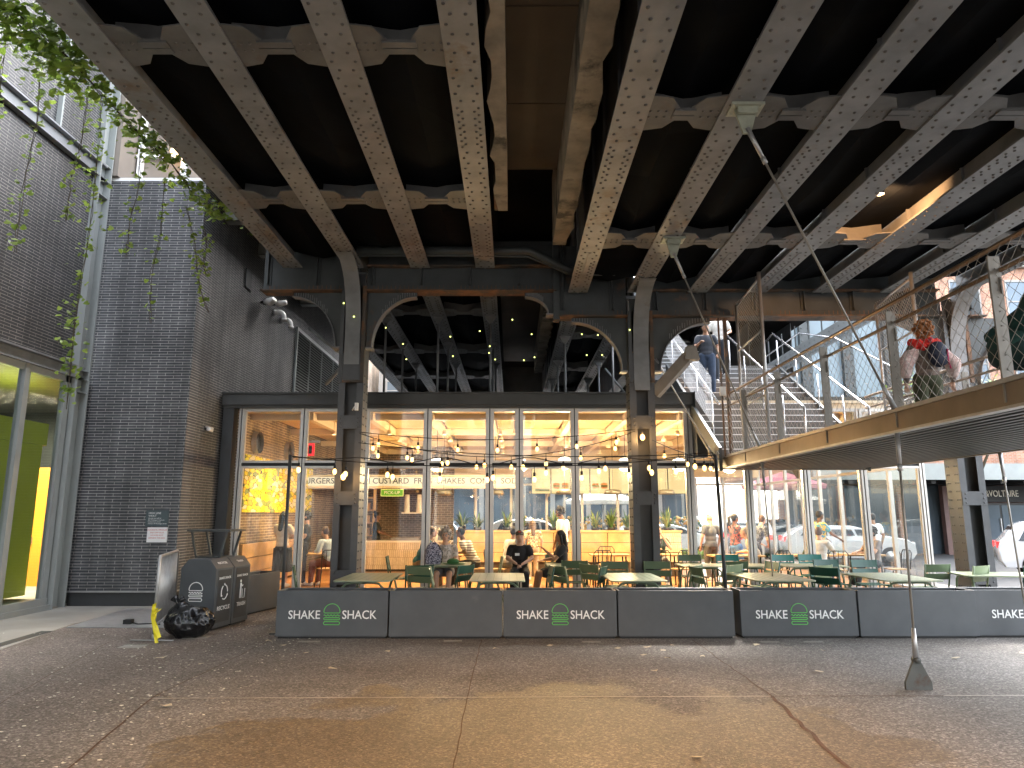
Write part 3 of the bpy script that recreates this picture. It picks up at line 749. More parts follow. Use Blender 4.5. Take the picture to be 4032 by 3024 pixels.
MX = [-5.97, -4.59, -3.23, -1.86, -.49, .16, 1.38, 2.63, 3.88, 5.16, 6.42, 7.66, 8.94]
for i, x in enumerate(MX):
    b = MB()
    b.box(x - .055, x - .012, 15.52, 15.66, .02, 4.0); b.box(x + .012, x + .055, 15.52, 15.66, .02, 4.0); b.box(x - .012, x + .012, 15.56, 15.64, .02, 4.0, 1)
    b.build('mullion', [M['alu'], M['black']], RP, True)
for i in range(len(MX) - 1):
    x0, x1 = MX[i] + .055, MX[i + 1] - .055
    top = 4.0
    b = MB()
    for (z0, z1) in ((3.93, top), (2.80, 2.85), (2.68, 2.73), (.02, .12)): b.box(x0, x1, 15.53, 15.65, z0, z1)
    for (z0, z1) in ((2.85, 3.93), (.12, 2.68)):
        b.box(x0, x0 + .035, 15.55, 15.63, z0, z1); b.box(x1 - .035, x1, 15.55, 15.63, z0, z1)
    b.box(x0, x1, 15.57, 15.62, 2.73, 2.80, 1)
    fr = b.build('window_frame', [M['alu'], M['black']], RP, True)
    for (z0, z1) in ((2.85, 3.93), (.12, 2.68)):
        MB().box(x0 + .03, x1 - .03, 15.585, 15.593, z0, z1).build('pane', M['glass'], fr, True)
# right end wall of glass, rear wall of glass
def gwall(p, q, n, name='side_window'):
    p = Vector(p); q = Vector(q)
    for i in range(n):
        a = p + (q - p) * i / n; c = p + (q - p) * (i + 1) / n
        b = MB(); b.bar((a.x, a.y, .02), (a.x, a.y, 4.05), .09); b.bar((a.x, a.y, 2.75), (c.x, c.y, 2.75), .07); b.bar((a.x, a.y, .06), (c.x, c.y, .06), .08); b.bar((a.x, a.y, 4.0), (c.x, c.y, 4.0), .08)
        fr = b.build('window_frame', M['alu'], RP, True)
        d = (c - a).normalized() * .05; nn = Vector((-d.y, d.x, 0)).normalized() * .004
        MB().add([a + d - nn + Vector((0, 0, .1)), c - d - nn + Vector((0, 0, .1)), c - d - nn + Vector((0, 0, 3.95)), a + d - nn + Vector((0, 0, 3.95)),
                  a + d + nn + Vector((0, 0, .1)), c - d + nn + Vector((0, 0, .1)), c - d + nn + Vector((0, 0, 3.95)), a + d + nn + Vector((0, 0, 3.95))],
                 [(0, 1, 2, 3), (7, 6, 5, 4)]).build('pane', M['glass'], fr, True)
gwall((8.96, 15.66, 0), (8.96, 26, 0), 8); gwall((-2.6, 26, 0), (8.96, 26, 0), 9)
b = MB(); b.box(-2.6, 8.9, 25.7, 25.8, 3.0, 4.14); b.build('rear_bulkhead', M['cream'], RP, True)
b = MB(); b.bar((8.96, 26, 0), (8.96, 26, 4.05), .1); b.build('rear_post', M['alu'], RP, True)
b = MB(); b.box(-6.3, 9.0, 15.66, 26.1, .0, .03); b.build('floor', M['woodfloor'], RP, True)
b = MB(); b.box(-6.1, 9.0, 15.66, 26, 4.14, 4.2); b.box(-6.1, 9.0, 15.7, 16.0, 3.98, 4.14); b.box(-6.1, 9.0, 16.3, 16.42, 3.84, 3.98); b.box(-6.1, 9.0, 16.0, 16.42, 3.98, 4.1)
for x in MX[1:-1]: b.box(x - .07, x + .07, 16.0, 26, 3.80, 3.98); b.box(x - .02, x + .02, 16.0, 26, 3.98, 4.14)
for y in (19.2, 22.4, 25.5): b.box(-6.1, 9.0, y, y + .14, 3.82, 3.98)
b.build('ceiling_beams', M['cream'], RP, True)
b = MB()
for i in range(len(MX) - 1):
    b.box(MX[i] + .12, MX[i + 1] - .12, 16.75, 25.6, 3.99, 4.02); b.box(MX[i] + .12, MX[i + 1] - .12, 16.72, 16.75, 3.93, 4.05, 1)
b.build('slat_ceiling', [M['slats'], M['wood']], RP, True)
b = MB(); b.box(-6.12, -6.05, 15.7, 26, 0, 4.1); b.build('side_interior_wall', M['brickintE'], RP, True)
b = MB(); b.box(-6.05, -2.55, 25.8, 25.95, 0, 4.1); b.box(-2.65, -2.0, 24.6, 24.75, 0, 4.1); b.build('rear_interior_wall', M['brickint'], RP, True)
b = MB(); b.box(-6.05, -6.0, 16.0, 21.5, 1.74, 3.03); tag(b.build('wall_mural', M['mural']), 'bright yellow line drawn mural on the left interior wall', 'mural')
b = MB()
for z in (.1, .42, .74): b.box(-5.98, -5.9, 15.9, 20, z, z + .3)
b.box(-6.0, -5.98, 15.9, 20, 0, 1.06, 1)
tag(b.build('bench_back', [M['wood'], M['gap']]), 'wooden plank bench back below the yellow mural', 'bench')
# sign band above the kitchen
t = empty('menu_fascia', (-2.95, 21.0, 2.64), 0, 'lit cream fascia band lettered with burgers, frozen custard, fries and shakes', 'sign')
MB().box(-3.1, 3.1, 0, .12, -.13, .13).build('panel', emis('lit_cream_band', (1.0, .84, .56), .055, .3), t)
text_obj('lettering', 'BURGERS  FROZEN CUSTARD  FRIES  SHAKES  CONES  SODA', .235, (0, -.01, .01), (R(90), 0, 0), mat('band_letter', (.02, .018, .012), .6), t, .004, offset=.003, sx=1.02)
MB().box(-3.1, 3.1, .1, 2.0, .15, .2).box(-3.1, 3.1, .0, .1, -.2, -.13).build('canopy', M['cream'], t)
MB().box(-3.1, 3.1, .02, .06, -.16, -.14).build('light_strip', emis('warm_strip', (1, .8, .45), .5), t)
t = empty('pickup_sign', (-3.45, 20.6, 2.30), 0, 'green hanging sign with white pick-up lettering over the counter', 'sign')
MB().box(-.31, .31, 0, .03, -.085, .085).build('panel', mat('pickup_green', (.10, .33, .02), .5, emit=(.1, .33, .02), es=.02), t)
MB().box(-.325, .325, .005, .025, -.1, .1).build('border', emis('pickup_border', (.7, .8, .3), .04), t)
text_obj('lettering', 'PICK-UP', .125, (0, -.006, 0), (R(90), 0, 0), M['white'], t, .003)
MB().bar((-.27, .015, .1), (-.27, .015, .3), .006).bar((.27, .015, .1), (.27, .015, .3), .006).build('hanger', M['blackm'], t)
t = empty('service_counter', (-3.2, 21.5, 0), 0, 'cream tiled service counter with pale top inside the restaurant', 'counter')
MB().box(-1.45, 1.35, 0, .6, .1, .87).build('tiled_front', M['tile'], t)
MB().box(-1.5, 1.4, -.04, .64, .87, .92).build('worktop', M['counter'], t)
MB().box(-1.42, 1.32, .05, .6, 0, .1).build('kick', M['gap'], t)
# items on the counter
def small(name, lab, cat, loc, fn, mt, grp=None):
    t = empty(name, loc, 0, lab, cat, grp); b = MB(); fn(b); b.build('body', mt, t); return t
M['cup'] = mat('paper_cup', (.78, .72, .6), .6)
M['basket'] = mat('pink_basket', (.6, .33, .25), .7)
small('tray_stack', 'stack of pale trays on the counter in front of the worker', 'trays', (-3.1, 21.65, .92), lambda b: [b.box(-.5, .35, -.15, .2, .03 * k, .03 * k + .02) for k in range(3)], M['galv'])
small('napkin_basket', 'pinkish napkin basket on the service counter', 'basket', (-2.52, 21.7, .92), lambda b: b.lathe([(0, 0), (.1, 0), (.13, .17), (.11, .17), (.09, .02), (0, .02)], n=12), M['basket'])
small('flower_vase', 'silver vase of white flowers on the counter', 'vase', (-2.3, 21.7, .92), lambda b: (b.lathe([(0, 0), (.07, 0), (.08, .2), (.06, .2)], n=12), [b.ell((random.uniform(-.14, .14), random.uniform(-.1, .1), .3 + random.uniform(-.06, .12)), .035, 6, 4) for _ in range(14)], [b.bar((0, 0, .15), (random.uniform(-.1, .1), 0, .3), .008) for _ in range(6)]), M['counter'])
small('cup_stack', 'tall pair of paper cup towers on a shelf above the counter', 'cups', (-3.3, 22.6, 1.75), lambda b: (b.lathe([(.09, 0), (.07, .55)], (0, 0, 0), 12), b.lathe([(.09, 0), (.07, .55)], (.38, 0, 0), 12), b.box(-.15, .6, -.15, .15, -.04, 0)), M['cup'])
small('drink_dispenser', 'steel drink dispenser standing at the end of the counter', 'dispenser', (-2.35, 22.6, .0), lambda b: (b.box(-.3, .3, -.2, .3, 0, 1.35), b.box(-.22, .22, -.22, -.2, .95, 1.3), b.cyl((0, -.26, 1.0), (0, -.26, 1.15), .04)), M['galv'])
small('kitchen_shelf', 'tall lit shelf of cartons in the kitchen beside the left column', 'shelf', (-4.85, 23.5, 0), lambda b: [b.box(-.35, .35, -.2, .2, .2 + k * .4, .24 + k * .4) for k in range(6)] + [b.box(-.37, -.34, -.2, .2, 0, 2.5), b.box(.34, .37, -.2, .2, 0, 2.5)] + [b.box(-.3 + .2 * (k % 3), -.15 + .2 * (k % 3), -.15, .1, .24 + .4 * (k // 3), .46 + .4 * (k // 3)) for k in range(15)], M['wood'])
# menu boards
M['board'] = emis('menu_board_face', (1.0, .80, .42), .06, .2)
M['boardtxt'] = mat('menu_text', (.35, .25, .12), .7)
M['bun'] = mat('burger_bun', (.55, .25, .08), .6); M['patty'] = mat('burger_patty', (.12, .04, .02), .7); M['lettuce'] = mat('burger_lettuce', (.2, .4, .05), .6)
bl = ['first lit menu board from the left, with a green band at its foot', 'lit menu board showing two burgers', 'plain lit menu board right of the burger one', 'lit menu board with small red and yellow food pictures', 'lit menu board with two text columns left of the middle column', 'lit menu board with a red picture beside the middle column', 'lit menu board just right of the middle column', 'last lit menu board at the right end']
for i in range(8):
    x = .98 + i * .655
    t = empty('menu_board', (x, 24.0, 2.8), 0, bl[i], 'menu board', 'menu boards above the back counter')
    MB().box(-.322, .322, .0, .05, -.44, .44).build('frame', M['blackm'], t)
    MB().box(-.31, .31, -.006, .0, -.425, .425).build('screen', M['board'], t)
    b = MB()
    if i not in (1, 3):
        for k in range(9): b.box(-.25, -.25 + random.uniform(.2, .45), -.012, -.007, .34 - k * .075, .352 - k * .075)
    else: b.box(-.28, .28, -.012, -.007, -.40, -.39)
    b.build('text_lines', M['boardtxt'], t)
    if i == 0: MB().box(-.2, .28, -.012, -.007, -.35, -.27).build('green_band', M['chair_m'], t)
    if i in (1, 3, 5):
        b = MB()
        for sx in (-.14, .15):
            b.ell((sx, -.01, -.12), (.115, .01, .05), 12, 6, 0); b.box(sx - .11, sx + .11, -.02, -.01, -.17, -.145, 1); b.box(sx - .115, sx + .115, -.02, -.01, -.19, -.17, 2); b.box(sx - .11, sx + .11, -.02, -.01, -.215, -.19, 1 if i != 5 else 2)
            b.ell((sx, -.01, -.235), (.11, .01, .03), 12, 6, 0)
        b.build('food_picture', [M['bun'], M['patty'], M['lettuce']], t)
# pendant globes, hats, track lights
for i, (x, y, z) in enumerate(((-1.9, 18.0, 2.93), (.22, 18.2, 2.93), (1.42, 19.2, 3.05), (2.86, 18.0, 2.93), (4.22, 18.0, 2.93), (5.55, 18.2, 2.9))):
    t = empty('globe_pendant', (x, y, z), 0, ('leftmost', 'second from left', 'third from left', 'fourth from left', 'fifth from left', 'rightmost')[i] + ' of the large white globe pendants', 'pendant lamp', 'globe pendants in the restaurant')
    MB().ell((0, 0, 0), (.19, .19, .17), 20, 12).build('globe', emis('white_globe', (1, .86, .66), 1.0), t)
    MB().bar((0, 0, .16), (0, 0, 1.05), .012).lathe([(.0, .2), (.05, .2), (.06, .15)]).build('stem', M['blackm'], t)
    l = bpy.data.lights.new('globe_light', 'POINT'); l.energy = 25; l.color = (1, .72, .37); l.shadow_soft_size = .2
    lo = bpy.data.objects.new('globe_light', l); C.link(lo); lo.parent = t; lo.location = (0, 0, -.24)
for i, (x, y) in enumerate(((-1.85, 19.4), (-.45, 19.4), (1.42, 19.3), (2.72, 19.3), (4.15, 19.3))):
    t = empty('metal_pendant', (x, y, 2.22), 0, ('left end', 'second from left', 'middle', 'fourth from left', 'right end')[i] + ' grey metal dish pendant above the planter wall', 'pendant lamp', 'metal dish pendants')
    MB().lathe([(.08, .13), (.2, .12), (.25, .0), (.24, 0), (.19, .1), (0, .11)], n=20).build('shade', M['hat'], t)
    MB().lathe([(0, .02), (.17, .02)], n=16).build('diffuser', emis('warm_dish', (1, .75, .4), .6), t)
    MB().bar((0, 0, .12), (0, 0, 1.75), .01).build('cord', M['blackm'], t)
tr = 0
for mi in (1, 2, 3, 4, 6, 7, 8):
    x = MX[mi] + .2
    for y in (17.4, 19.0, 20.8, 22.8):
        t = empty('track_light', (x, y, 3.62), 0, 'small cream track spotlight under the slatted ceiling', 'spotlight', 'track spotlights under the restaurant ceiling')
        MB().lathe([(.015, .12), (.05, .09), (.075, 0), (.06, 0)], n=10).bar((0, 0, .1), (0, 0, .38), .015).build('shade', M['cream'], t)
        MB().lathe([(0, .01), (.06, .01)], n=10).build('lens', emis('track_lens', (1, .85, .6), 1.5) if tr == 0 else bpy.data.materials['track_lens'], t); tr = 1
for (x, y) in ((-4.9, 17.5), (-1.2, 17.2), (1.9, 17.2), (5.0, 17.5), (-3.4, 22.6), (1.5, 22.0), (6.5, 20)):
    l = bpy.data.lights.new('ceiling_light', 'SPOT'); l.energy = 60; l.spot_size = R(130); l.spot_blend = 1; l.color = (1, .71, .36); l.shadow_soft_size = .3
    lo = bpy.data.objects.new('ceiling_light', l); C.link(lo); lo.location = (x, y, 3.6)
# uplight on the slats comes from the pendants; exit sign
t = empty('exit_sign', (-4.84, 17.0, 3.22), 0, 'glowing red exit sign hanging behind the upper glass', 'sign')
MB().box(-.09, .09, 0, .04, -.15, .15).build('case', emis('exit_red', (.9, .02, .03), .1), t)
MB().box(-.04, .04, -.01, 0, -.10, .10).build('symbol', M['black'], t)
MB().box(-.045, .22, -.01, .05, .17, .22).build('bracket', M['galv'], t)
# round wall speakers on upper left interior wall
for i, (y) in enumerate((16.6, 19.0)):
    t = empty('round_vent', (-6.03, y, 3.35), 0, ('nearer', 'farther')[i] + ' round metal duct opening high on the left interior wall', 'duct')
    MB().tube([(0, 0, 0), (.12, 0, 0)], .26, 20, cap=False).build('ring', M['galv'], t); MB().cyl((0, 0, 0), (.05, 0, 0), .22, 20).build('core', M['blackm'], t)
# wood clad planter walls with plants
def divider(x0, x1, y, lab, tile=False):
    t = empty('planter_wall', ((x0 + x1) / 2, y, 0), 0, lab, 'planter wall', 'wood clad planter walls in the dining room')
    w2 = (x1 - x0) / 2
    b = MB(); b.box(-w2, w2, 0, .45, .4, 1.2, 1)
    n = max(1, round((x1 - x0) / .8))
    for i in range(n):
        for k in range(3):
            xx = -w2 + (x1 - x0) * i / n
            b.box(xx + .012, xx + (x1 - x0) / n - .012, -.03, 0, .42 + k * .26, .42 + k * .26 + .245, 0)
    b.build('cladding', [M['wood'] if not tile else M['tile'], M['gap']], t)
    MB().box(-w2 - .03, w2 + .03, -.05, .5, 1.2, 1.26).build('ledge', M['wood'], t)
    MB().box(-w2, w2, .02, .43, 0, .4).build('kick', M['gap'], t)
    return t
divider(-1.5, .35, 19.8, 'left wood clad planter wall behind the seated guests')
divider(.4, 3.35, 19.8, 'long wood clad planter wall left of the middle column')
divider(4.0, 4.62, 19.8, 'short tiled planter wall right of the middle column', True)
def spiky(x, y, z, h, lab, n=34, seed=0, nm='potted_plant'):
    rr = random.Random(seed); t = empty(nm, (x, y, z), 0, lab, 'plant', 'potted plants on the planter walls')
    b = MB()
    for i in range(n):
        a = rr.uniform(0, 6.283); ln = h * rr.uniform(.6, 1.05); lean = rr.uniform(.25, 1.0); wd = rr.uniform(.016, .034)
        m_ = 1 if rr.random() < .35 else 0
        pts = []
        for k in range(6):
            s = k / 5
            r_ = ln * lean * s ** 1.15 * .8; zz = ln * (s * (1.35 - 1.0 * lean * s))
            pts.append((r_ * math.cos(a), r_ * math.sin(a), zz, wd * (.35 + 1.3 * s) * (1 - s ** 3)))
        vs = []
        for (px, py, pz, ww) in pts: vs += [(px - math.sin(a) * ww, py + math.cos(a) * ww, pz), (px + math.sin(a) * ww, py - math.cos(a) * ww, pz)]
        b.add(vs, [(2 * k, 2 * k + 1, 2 * k + 3, 2 * k + 2) for k in range(5)], m_)
    b.build('leaves', [M['plant'], M['plantl']], t)
    MB().lathe([(0, 0), (.1, 0), (.12, .1), (.1, .1)], n=10).build('pot', M['blackm'], t)
for i, (x, h, lab) in enumerate(((-1.78 + .4, .62, 'bushy spiky plant at the left end of the planter wall'), (-.95, .5, 'low leafy plant behind the couple at the table'), (-.15, .58, 'spiky plant left of the narrow window pane'), (.28, .45, 'yellowish plant behind the person in the black cap'), (1.15, .62, 'spiky plant in front of the standing man'), (1.75, .55, 'leafy plant right of the standing man'), (2.3, .6, 'broad leaved plant under the menu boards'), (2.75, .68, 'variegated plant beside the middle column'), (3.2, .6, 'leafy plant half hidden by the middle column'), (4.3, .65, 'broad leaved plant on the short tiled planter wall'))):
    spiky(x, 20.0, 1.24, h, lab, 38, 50 + i)
# ================================================================ RAISED LANDING AND STAIRS
LD = empty('stair_landing', (5.5, 9.0, 2.57), 0, 'raised steel landing hung on rods at the right with bronze rails and cable mesh', 'landing')
b = MB(); b.box(4.14, 6.96, 2.0, 14.2, 2.60, 2.70); b.build('deck', M['steel_mid'], LD, True)
b = MB()
for i in range(19): b.box(4.16 + i * .148, 4.16 + i * .148 + .07, 2.0, 14.1, 2.57, 2.60)
b.build('soffit_ribs', M['steel_dark'], LD, True)
b = MB(); b.box(4.06, 4.14, 2, 14.2, 2.56, 2.76); b.box(6.96, 7.04, 2, 14.2, 2.56, 2.76); b.box(4.06, 7.04, 14.12, 14.2, 2.56, 2.76); b.box(4.03, 4.06, 2, 14.2, 2.56, 2.575); b.build('fascia_channel', M['fascia'], LD, True)
b = MB(); b.box(4.04, 4.16, 2, 14.2, 2.76, 2.80); b.box(4.0, 4.10, 2, 14.2, 2.535, 2.56); b.build('edge_trim', M['galv'], LD, True)
for s, x in ((-1, 4.1), (1, 7.0)):
    for y in (5.75, 7.42, 9.1, 10.75, 12.35):
        b = MB(); b.bar((x, y, 2.6), (x + s * -.0, y, 3.86), .10, .02); b.bar((x + .03, y - .03, 3.6), (x + .03, y + .12, 3.6), .012, .14)
        for k in range(9): b.rivet((x, y - .011, 2.75 + k * .125), .009, (0, -1, 0), 0, 5)
        b.build('rail_post', M['post'], LD, True)
    for z, r_ in ((3.96, .024), (3.74, .02)):
        MB().tube([(x - s * .05, 2, z), (x - s * .05, 13.75, z)], r_, 10).build('rail', M['bronze'], LD, True)
# cable mesh
M['wire'] = mat('mesh_wire', (.34, .30, .25), .5, .5, .1)
def mesh_panel(name, parent, P0, U, V, W_, H_, d, r, mt, zmin=0):
    # diamond mesh spanned by unit vectors U (length W_) and V (height H_)
    P0 = Vector(P0); U = Vector(U); V = Vector(V); b = MB()
    k = -H_
    while k < W_:
        for s in (1, -1):
            a0 = max(0, k); a1 = min(W_, k + H_)
            if a1 - a0 > .01:
                h0, h1 = a0 - k, a1 - k
                if s < 0: h0, h1 = H_ - h0, H_ - h1
                b.tube([P0 + U * a0 + V * h0, P0 + U * a1 + V * h1], r, 3, cap=False)
        k += d
    return b.build(name, mt, parent, True)
mesh_panel('cable_mesh', LD, (4.10, 2.6, 2.78), (0, 1, 0), (0, 0, 1), 11.0, 1.15, .135, .0024, M['wire'])
mesh_panel('cable_mesh', LD, (7.0, 5.0, 2.78), (0, 1, 0), (0, 0, 1), 8.6, 1.15, .135, .0024, M['wire'])
# tall chain link gates and hanger posts on the landing
def gate(p, q, z0, z1, lab):
    t = empty('chain_link_gate', (p[0], p[1], z0), 0, lab, 'gate', 'chain link gate panels on the landing')
    P = Vector((*p, z0)); Q = Vector((*q, z0)); U = (Q - P).normalized(); L_ = (Q - P).length; up = Vector((0, 0, 1))
    b = MB(); h = z1 - z0
    b.tube([P, P + up * (h - .25)], .028, 8); b.tube([Q, Q + up * h], .034, 8)
    for f in (0, .3, .36, .68, .99): b.tube([P + up * (h - .25) * f, Q + up * (h - .08) * f], .02, 6)
    b.build('frame', M['galv'], t, True)
    mesh_panel('mesh_infill', t, P, U, up, L_, h - .2, .075, .0035, M['galv'])
gate((4.25, 12.95), (4.30, 11.8), 2.8, 5.85, 'left tall chain link gate panel at the foot of the stairs')
gate((6.9, 12.95), (6.95, 11.8), 2.8, 5.85, 'right tall chain link gate panel behind the woman with the red scarf')
t = empty('hanger_post', (4.12, 13.3, 2.76), 0, 'rusty brown post with grey switch box rising from the landing to the viaduct', 'post')
MB().bar((0, 0, 0), (0, 0, 2.7), .06).bar((-.12, .0, 0), (-.12, 0, 2.7), .03).bar((-.15, 0, 2.7), (.06, 0, 2.7), .12, .02).build('post', M['rust'], t)
MB().box(-.17, -.06, -.06, -.02, 1.15, 1.32).build('switch_box', M['white'], t)
# stay rods
def stay(p, q, lab, plate=None, foot=None, r=.0125):
    t = empty('stay_rod', q, 0, lab, 'rod', 'steel stay rods holding the landing')
    p = Vector(p); q = Vector(q); d = (q - p).normalized()
    MB().tube([p, q], r, 8).build('rod', M['post'], t, True)
    MB().tube([p, p + d * .35], [.026, .02], 10).tube([p + d * .35, p + d * .42], .025, 10).build('turnbuckle', M['galv'], t, True)
    MB().tube([q - d * .3, q], [.018, .03], 10).build('clevis', M['galv'], t, True)
    if plate:
        b = MB(); b.box(p.x - .17, p.x + .17, p.y - .10, p.y + .14, plate - .03, plate); b.box(p.x - .1, p.x + .1, p.y - .06, p.y - .02, plate - .1, plate - .03)
        b.poly([(p.x - .12, plate - .03), (p.x + .12, plate - .03), (p.x + .04, plate - .30), (p.x - .04, plate - .30)], 'y', p.y, p.y + .03)
        for sx in (-.13, .13):
            for sy in (-.07, .1): b.rivet((p.x + sx, p.y + sy, plate - .03), .018, (0, 0, -1))
        b.build('anchor_plate', mat('pale_green_plate', (.36, .38, .30), .5, .1, .25, 6, 0, (.25, .14, .08), .64) if 'pale_green_plate' not in bpy.data.materials else bpy.data.materials['pale_green_plate'], t, True)
    if foot:
        x, y = foot
        b = MB(); b.poly([(x - .13, 0), (x + .13, 0), (x + .13, .07), (x + .035, .27), (x - .035, .27), (x - .13, .07)], 'y', y - .015, y + .015); b.cyl((x, y - .04, .28), (x, y + .04, .28), .03)
        b.build('foot_plate', mat('rusty_foot', (.085, .09, .085), .6, .1, .2, 5, 0, (.07, .03, .015), .55), t, True)
stay((2.45, 6.78, 5.66), (4.05, 7.42, 2.80), 'long slanted rod from the nearer anchor plate down to the landing edge', 5.9)
stay((2.50, 10.4, 5.66), (4.05, 11.6, 2.80), 'slanted rod from the farther anchor plate down to the landing edge', 5.9)
stay((2.75, 13.25, 4.62), (3.98, 13.9, 2.75), 'slanted rod from the middle steel column down to the landing corner')
stay((4.05, 7.42, 2.56), (4.0, 7.39, .28), 'vertical rod from the landing edge to a rusty foot plate on the paving', None, (4.0, 7.39))
stay((4.08, 11.6, 2.56), (4.12, 11.5, .02), 'vertical rod from the landing edge down among the patio tables')
stay((7.02, 10.2, 2.56), (7.05, 10.1, .02), 'vertical rod at the far right in front of the street')
# stairs
ST = empty('staircase', (5.4, 14.2, 2.7), 0, 'open steel staircase climbing from the landing through the viaduct', 'staircase')
M['tread'] = mat('steel_tread', (.13, .125, .12), .5, .2, .2, 5)
M['nosing'] = mat('bright_nosing', (.8, .82, .84), .3, .3, .03)
RI, GO = .17, .286
def flight(y0, z0, n, x0, x1):
    for i in range(n):
        y = y0 + i * GO; z = z0 + (i + 1) * RI
        b = MB(); b.box(x0, x1, y, y + GO + .02, z - .03, z); b.box(x0, x1, y + GO - .01, y + GO, z, z + RI - .03)
        if i == 0: b.box(x0, x1, y, y + .01, z - RI, z - .03)
        b.box(x0, x1, y - .012, y + .008, z - .012, z + .003, 1)
        b.build('tread', [M['tread'], M['nosing']], ST, True)
    for x in (x0 - .06, x1):
        b = MB(); z1 = z0 + n * RI; y1 = y0 + n * GO
        b.poly([(y0, z0 - .25), (y0, z0 + .2), (y1, z1 + .2), (y1, z1 - .25)], 'x', x, x + .06); b.build('stringer', M['steel_mid'], ST, True)
flight(13.5, 2.75, 15, 4.0, 6.75)
b = MB(); b.box(4.0, 6.8, 17.8, 19.0, 5.2, 5.3); b.box(4.0, 6.8, 17.79, 17.81, 5.285, 5.303, 1); b.build('mid_landing', [M['tread'], M['nosing']], ST, True)
flight(19.0, 5.3, 10, 3.3, 5.6)
for x, kink in ((4.06, 0), (5.5, 1), (6.72, 1)):
    pts = [(x, 13.2, 2.85), (x, 13.2, 3.68), (x, 13.35, 3.76)] if x != 4.06 else [(x, 13.75, 3.82)]
    pts += [(x, 17.75, 6.28), (x, 18.9, 6.32)] if x != 4.06 else [(x, 17.75, 6.28), (x, 19.0, 6.35), (x, 21.8, 8.0)]
    if x != 4.06: pts[-1] = (x, 18.2, 6.2)
    b = MB(); b.tube(pts, .024, 8)
    for k in range(4): yy = 14.2 + k * 1.1; b.tube([(x, yy, 2.75 + (yy - 13.5) / GO * RI), (x, yy, 3.66 + (yy - 13.5) / GO * RI)], .018, 6)
    b.build('handrail', M['handrail'], ST, True)
# upper flight seen from the side going right
b = MB(); b.poly([(6.85, 5.2), (6.85, 5.65), (10.6, 7.9), (10.6, 7.3)], 'y', 19.0, 19.06); b.poly([(6.85, 5.2), (6.85, 5.26), (10.6, 7.36), (10.6, 7.3)], 'y', 18.9, 19.16)
for k in range(26):
    for dz in (.1, .38): b.rivet((6.95 + k * .14, 18.998, 5.23 + k * .14 * .58 + dz), .02, (0, -1, 0), 0, 5)
for k in range(9): b.bar((7.1 + k * .38, 19.1, 5.5 + k * .22), (7.1 + k * .38, 19.1, 6.4 + k * .22), .03)
b.build('side_flight', M['steel_mid'], ST, True)
b = MB(); b.tube([(6.9, 18.9, 5.9), (7.9, 18.9, 6.6), (8.4, 17.9, 6.2), (9.4, 16.8, 5.1)], .022, 8); b.build('handrail', M['handrail'], ST, True)
# chain link infill on the left of the stairs
mesh_panel('side_mesh', ST, (3.98, 13.9, 3.4), (0, .86, .51), (0, 0, 1), 4.6, 1.0, .1, .003, M['galv'])
# roof hangers standing on the pavilion roof
hl = {0: 'left', 1: 'middle left', 2: 'centre', 3: 'right of the slot', 4: 'right'}
first = None
for ci, (x, z) in enumerate(((-3.05, ZL), (-1.78, ZL), (-.52, ZL), (1.27, ZR), (2.41, ZR))):
    for ri, y in enumerate((16.6, 19.3, 22.1)):
        t = empty('roof_strut', (x, y, 4.3), 0, 'thin %s strut, %s row, between pavilion roof and viaduct' % (hl[ci], ('front', 'second', 'rear')[ri]), 'strut', 'thin struts on the pavilion roof')
        b = MB(); h = z - 4.3; b.tube([(0, 0, 0), (0, 0, h - .12)], .028, 8); b.poly([(-.11, h - .04), (.11, h - .04), (.03, h - .16), (-.03, h - .16)], 'y', -.05, .05); b.box(-.13, .13, -.1, .1, h - .04, h - .002); b.build('strut_body', M['steel'], t)
t = MB().tube([(3.25, 19.5, 4.9), (2.6, 19.4, 5.7)], .03, 6).tube([(3.9, 19.6, 4.3), (3.2, 19.5, 4.95)], .03, 6).build('roof_brace', M['steel']); tag(t, 'slanted brace on the pavilion roof left of the middle column head', 'brace')

# ================================================================ PLANTERS
def burger(mb, cx, cz, s, y, r, m=0):
    # line drawn burger emblem in the XZ plane
    P = lambda x, z: (cx + x * s, y, cz + z * s * 1.22)
    arc = [P(-.5 + 1.0 * k / 14, .0) for k in (0, 14)]
    dome = [P(.5 * math.cos(a), .12 + .40 * math.sin(a)) for a in [math.pi * k / 14 for k in range(15)]]
    mb.tube([P(.5, .12)] + dome[1:-1] + [P(-.5, .12), P(-.46, .07), P(.46, .07), P(.5, .12)], r, 5, m)
    mb.tube([P(-.5 + k / 24, -.05 + .035 * math.sin(k * math.pi / 2.4)) for k in range(25)], r, 5, m)
    for z0, h in ((-.26, .1), (-.5, .15)):
        rr = h / 2
        mb.tube([P(-.44, z0 + h), P(.44, z0 + h), P(.49, z0 + h * .7), P(.49, z0 + h * .3), P(.44, z0), P(-.44, z0), P(-.49, z0 + h * .3), P(-.49, z0 + h * .7), P(-.44, z0 + h)], r, 5, m)
M['whitelet'] = mat('white_lettering', (.85, .86, .85), .45, 0, .02)
